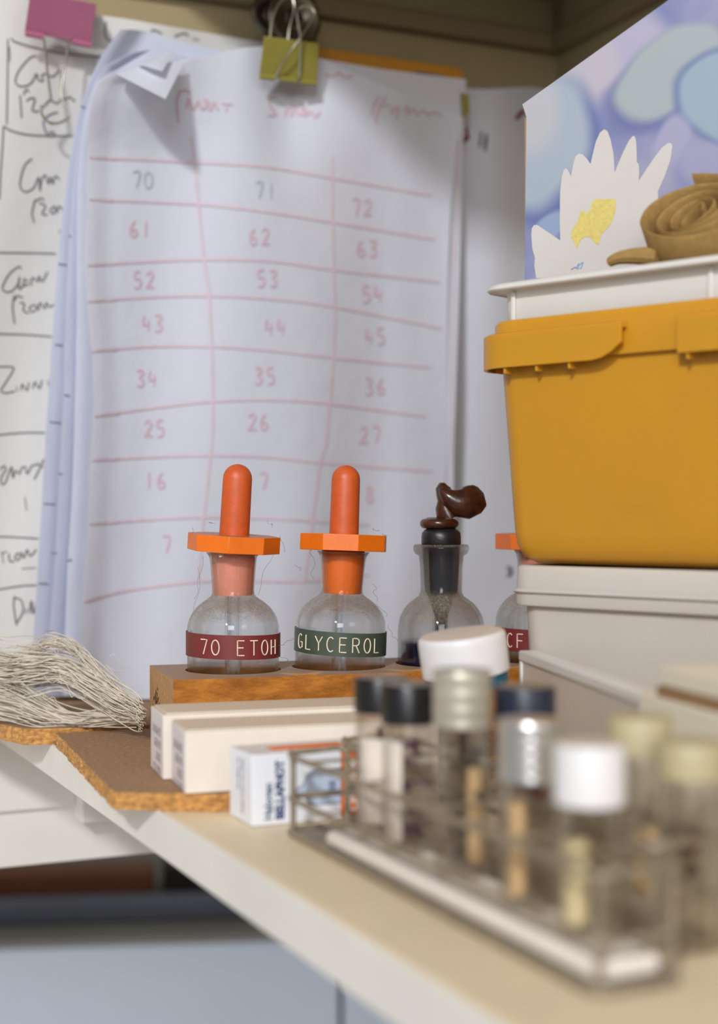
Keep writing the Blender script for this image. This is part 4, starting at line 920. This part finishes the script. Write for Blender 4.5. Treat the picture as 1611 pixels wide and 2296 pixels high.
# ------------------------------------------------------------ wire racks
RU0, RU1, RV0, RV1 = .2130, .2400, .3170, .5305
def rack(name, label, ucorner, shared=None):
    r0 = uv(RU0, RV0, SH)
    o = thing(name, r0, label, 'rack', None)
    if shared: return o
    wr = .00115; rc_ = .005
    def ring(z, inset=0):
        P = []
        for su, sv, a0 in ((RU1-inset, RV1-inset, 0), (RU0+inset, RV1-inset, 90), (RU0+inset, RV0+inset, 180), (RU1-inset, RV0+inset, 270)):
            cu_ = su-(rc_ if su > .226 else -rc_); cv_ = sv-(rc_ if sv > .42 else -rc_)
            for i in range(5):
                a = R(a0+90*i/4); P.append(uv(cu_+rc_*math.cos(a), cv_+rc_*math.sin(a), z))
        return P
    # round dowels of bent wire
    for nm, z, r_ in (('bottom_rail', SH+.0016, .0014), ('middle_rail', SH+.0145, wr), ('top_rail', SH+.0315, wr)):
        P = ring(z)
        if nm == 'top_rail': P = [q+Z*.0006*math.sin(i*1.9) for i, q in enumerate(P)]
        MB().tube(P, r_, 10, True).build(nm, M['wire'], o, smooth=60)
    for (a, b) in ((RU0+.002, RV0+.002), (RU1-.002, RV0+.002), (RU0+.002, RV1-.002), (RU1-.002, RV1-.002)):
        MB().tube([uv(a, b, SH+.0016), uv(a, b, SH+.0315)], .0012, 10).build('post', M['wire'], o, smooth=60)
    for k in range(1, 9):
        v = RV0+(RV1-RV0)*k/9
        MB().tube([uv(RU0, v, SH+.0315), uv(RU1, v, SH+.0315)], .0007, 8).build('divider', M['wire'], o, smooth=60)
    mb = MB(); mb.box(uv((RU0+RU1)/2, (RV0+RV1)/2, SH+.0010), U*.0118, V*.1045, Z*.0006); mb.build('base_plate', M['wire'], o)
    return o
r1 = rack('vial_rack', 'nearer grey wire vial rack along the shelf edge, white strip in its floor', 0)
r2 = rack('vial_rack', 'second grey wire vial rack, behind the front one at right', 0, True)
r2.location = r1.location+U*.0325+V*.022
for ch in list(r1.children):
    q = ch.copy(); COL.objects.link(q); q.parent = r2
st = MB(); Pp = [(.2146, .498), (.2148, .322), (.2372, .322), (.2372, .498)]
fs_ = thing('foam_strip', uv(.226, .41, SH+.002), 'long white foam strip lying in the floor of the nearer vial rack', 'strip')
mb = MB(); mb.box(uv(.2262, .410, SH+.0047), U*.0108, V*.0885, Z*.0028); mb.build('strip_body', M['felt'], fs_, bevel=.0022)
VZ = SH+.0080
def vial(pos, label, cap, hcap, rcap=.0097, total=.0575, content=None, ridges=0):
    o = thing('glass_vial', pos, label, 'vial', None); c = Vector(pos); r = .0093; hb = total-hcap*.8
    MB().lathe([(0, 0), (r*.9, 0), (r, .0012), (r, hb-.004), (r*.93, hb-.0015), (r*.78, hb), (r*.78, total-.002), (r*.66, total-.002), (r*.66, hb-.0005), (r*.84, hb-.003), (r*.88, hb-.006), (r*.88, .002), (0, .0016)], c, 40).build('glass_body', M['glass_v'], o, smooth=50)
    if cap:
        pr = [(0, total-.0012), (rcap*.7, total-.0012), (rcap*.7, total-hcap+.0002), (rcap, total-hcap)]
        if ridges:
            for k in range(ridges*4+1): pr.append((rcap*(1-.03*(k % 4 in (1, 2))), total-hcap+.001+(hcap-.003)*k/(ridges*4)))
        pr += [(rcap, total-.001), (rcap*.95, total), (0, total+.0002)]
        MB().lathe(pr, c, 48).build('screw_cap', cap, o, smooth=40)
    for (m, kind, a) in content or []:
        if kind == 'rod': MB().lathe([(0, a[2]), (a[4], a[2]), (a[4], a[3]), (0, a[3])], c+Vector((a[0], a[1], 0)), 20).build('vial_plug', m, o, smooth=40)
        if kind == 'bits':
            rn = random.Random(a[1]); mb = MB()
            for q in range(a[0]):
                s = rn.uniform(.0008, .0020); an = rn.uniform(0, 6.28); rad = rn.uniform(0, .0058); ctr = c+Vector((rad*math.cos(an), rad*math.sin(an), rn.uniform(a[2], a[3])))
                d1 = Vector((rn.gauss(0, 1), rn.gauss(0, 1), rn.gauss(0, 1))).normalized(); d2 = d1.orthogonal().normalized(); d3 = d1.cross(d2)
                mb.box(ctr, d1*s, d2*s*.6, d3*s*.5)
            mb.build('specimen', m, o, smooth=0, kind='stuff')
        if kind == 'slip':
            an0, an1 = a[0], a[1]; rs = .0074; n = 14; vs = []
            for i in range(n+1):
                an = R(an0+(an1-an0)*i/n)
                for z in (a[2], a[3]): vs.append(c+Vector((rs*math.cos(an), rs*math.sin(an), z)))
            mb = MB(); mb.open = True; mb.add(vs, [(2*i, 2*i+1, 2*i+3, 2*i+2) for i in range(n)]); mb.build('paper_slip', m, o, smooth=60, solid=.0002)
    return o
cu = .2295
vial(uv(cu, .4800, VZ), 'black-capped vial at the far end of the nearer rack', M['blk_cap'], .0125, content=[(M['dkred'], 'bits', (16, 1, .006, .040)), (M['print_w'], 'slip', (200, 300, .006, .036))], ridges=0)
vial(uv(cu, .4575, VZ), 'black-capped vial second from the far end, purple specimens inside', M['blk_cap'], .0135, content=[(M['print_p'], 'bits', (22, 2, .004, .040)), (M['print_w'], 'slip', (160, 250, .004, .038))])
vial(uv(cu, .4190, VZ), 'taller vial with ribbed tin cap between black and aluminium caps', M['tinny'], .0180, total=.0660, content=[(M['cork'], 'rod', (.004, .001, .004, .034, .0022)), (M['black_mark'], 'bits', (10, 3, .006, .04))], ridges=3)
vial(uv(cu, .3770, VZ), 'vial with shiny ribbed aluminium cap and dark red contents', M['alu'], .0175, total=.0552, content=[(M['dkred'], 'bits', (14, 4, .033, .041)), (M['cork'], 'rod', (-.004, -.002, .004, .031, .0026))], ridges=4)
vial(uv(cu-.0008, .3440, VZ), 'white-capped vial nearest the viewer, cream plug inside', M['wht_cap'], .0165, rcap=.0099, total=.0530, content=[(M['cream_pl'], 'rod', (-.0040, -.001, .004, .026, .0034))])
vz2 = SH+.0018; c2u = cu+.0315
vial(uv(c2u, .432, vz2), 'navy-capped vial in the back rack', M['navy_cap'], .0125, rcap=.0104, total=.0640, content=[(M['grey_board'], 'rod', (-.004, 0, .004, .040, .0016))])
vial(uv(c2u, .366, vz2), 'olive-capped vial in the back rack beside the navy one', M['olive_cap'], .0110, total=.0620, content=[(M['cork'], 'bits', (12, 6, .004, .03))])
vial(uv(c2u, .341, vz2), 'olive-capped shorter vial in the back rack, nearest the viewer', M['olive_cap'], .0100, total=.0580, content=[(M['brn_rub'], 'bits', (10, 7, .02, .032))])
vial(uv(c2u, .400, vz2), 'open empty vial without a cap in the back rack', None, .010, total=.050)

# ------------------------------------------------------------ thread skein at left
rnd = random.Random(21); mb = MB()
def strand(key, spread, jit, r, sp_d):
    ph = rnd.uniform(0, 6.28); off = rnd.gauss(0, 1); P = []
    n = len(key)
    for i, (x, y, Y) in enumerate(key):
        w_ = spread[i]
        P.append(pt(x+rnd.gauss(0, jit*1.2), y+off*w_+rnd.gauss(0, jit)+4*math.sin(ph+i*1.7), Y+rnd.gauss(0, sp_d)))
    P = catmull(P, 6)
    mb.tube([Vector((q.x, q.y, max(q.z, SH+.0092 if q.y > .79 else BT+.0006))) for q in P], r, 4)
for i in range(300):
    strand([(-70, 1470, .80), (0, 1500, .80), (70, 1498, .80), (140, 1500, .80), (200, 1530, .79), (255, 1566, .775), (300, 1590, .76), (318, 1605, .752)], [24, 24, 20, 16, 18, 17, 12, 10], 4, rnd.uniform(.00014, .00030), .007)
for i in range(60):
    strand([(20, 1500, .81), (70, 1462, .81), (110, 1440, .80), (160, 1450, .80), (195, 1480, .79), (240, 1530, .78), (290, 1580, .765)], [12, 9, 7, 9, 9, 9, 7], 5, .00016, .006)
for i in range(150):
    strand([(-60, 1545, .80), (20, 1560, .80), (80, 1585, .80), (150, 1612, .80), (220, 1612, .79), (300, 1606, .765)], [22, 22, 16, 8, 6, 6], 4, rnd.uniform(.0002, .00036), .004)
for i in range(14):
    x, y = rnd.uniform(90, 310), rnd.uniform(1440, 1600)
    P = [pt(x+j*9+rnd.gauss(0, 5), y+j*4+rnd.gauss(0, 7), .775) for j in range(5)]
    P = catmull(P, 4); mb.tube([Vector((q.x, q.y, max(q.z, SH+.0095))) for q in P], .00012, 4)
sk = mb.build('thread_skein', M['thread'], smooth=60)
tag(sk, 'tangled skein of natural cream thread at the left end of the shelf', 'thread')
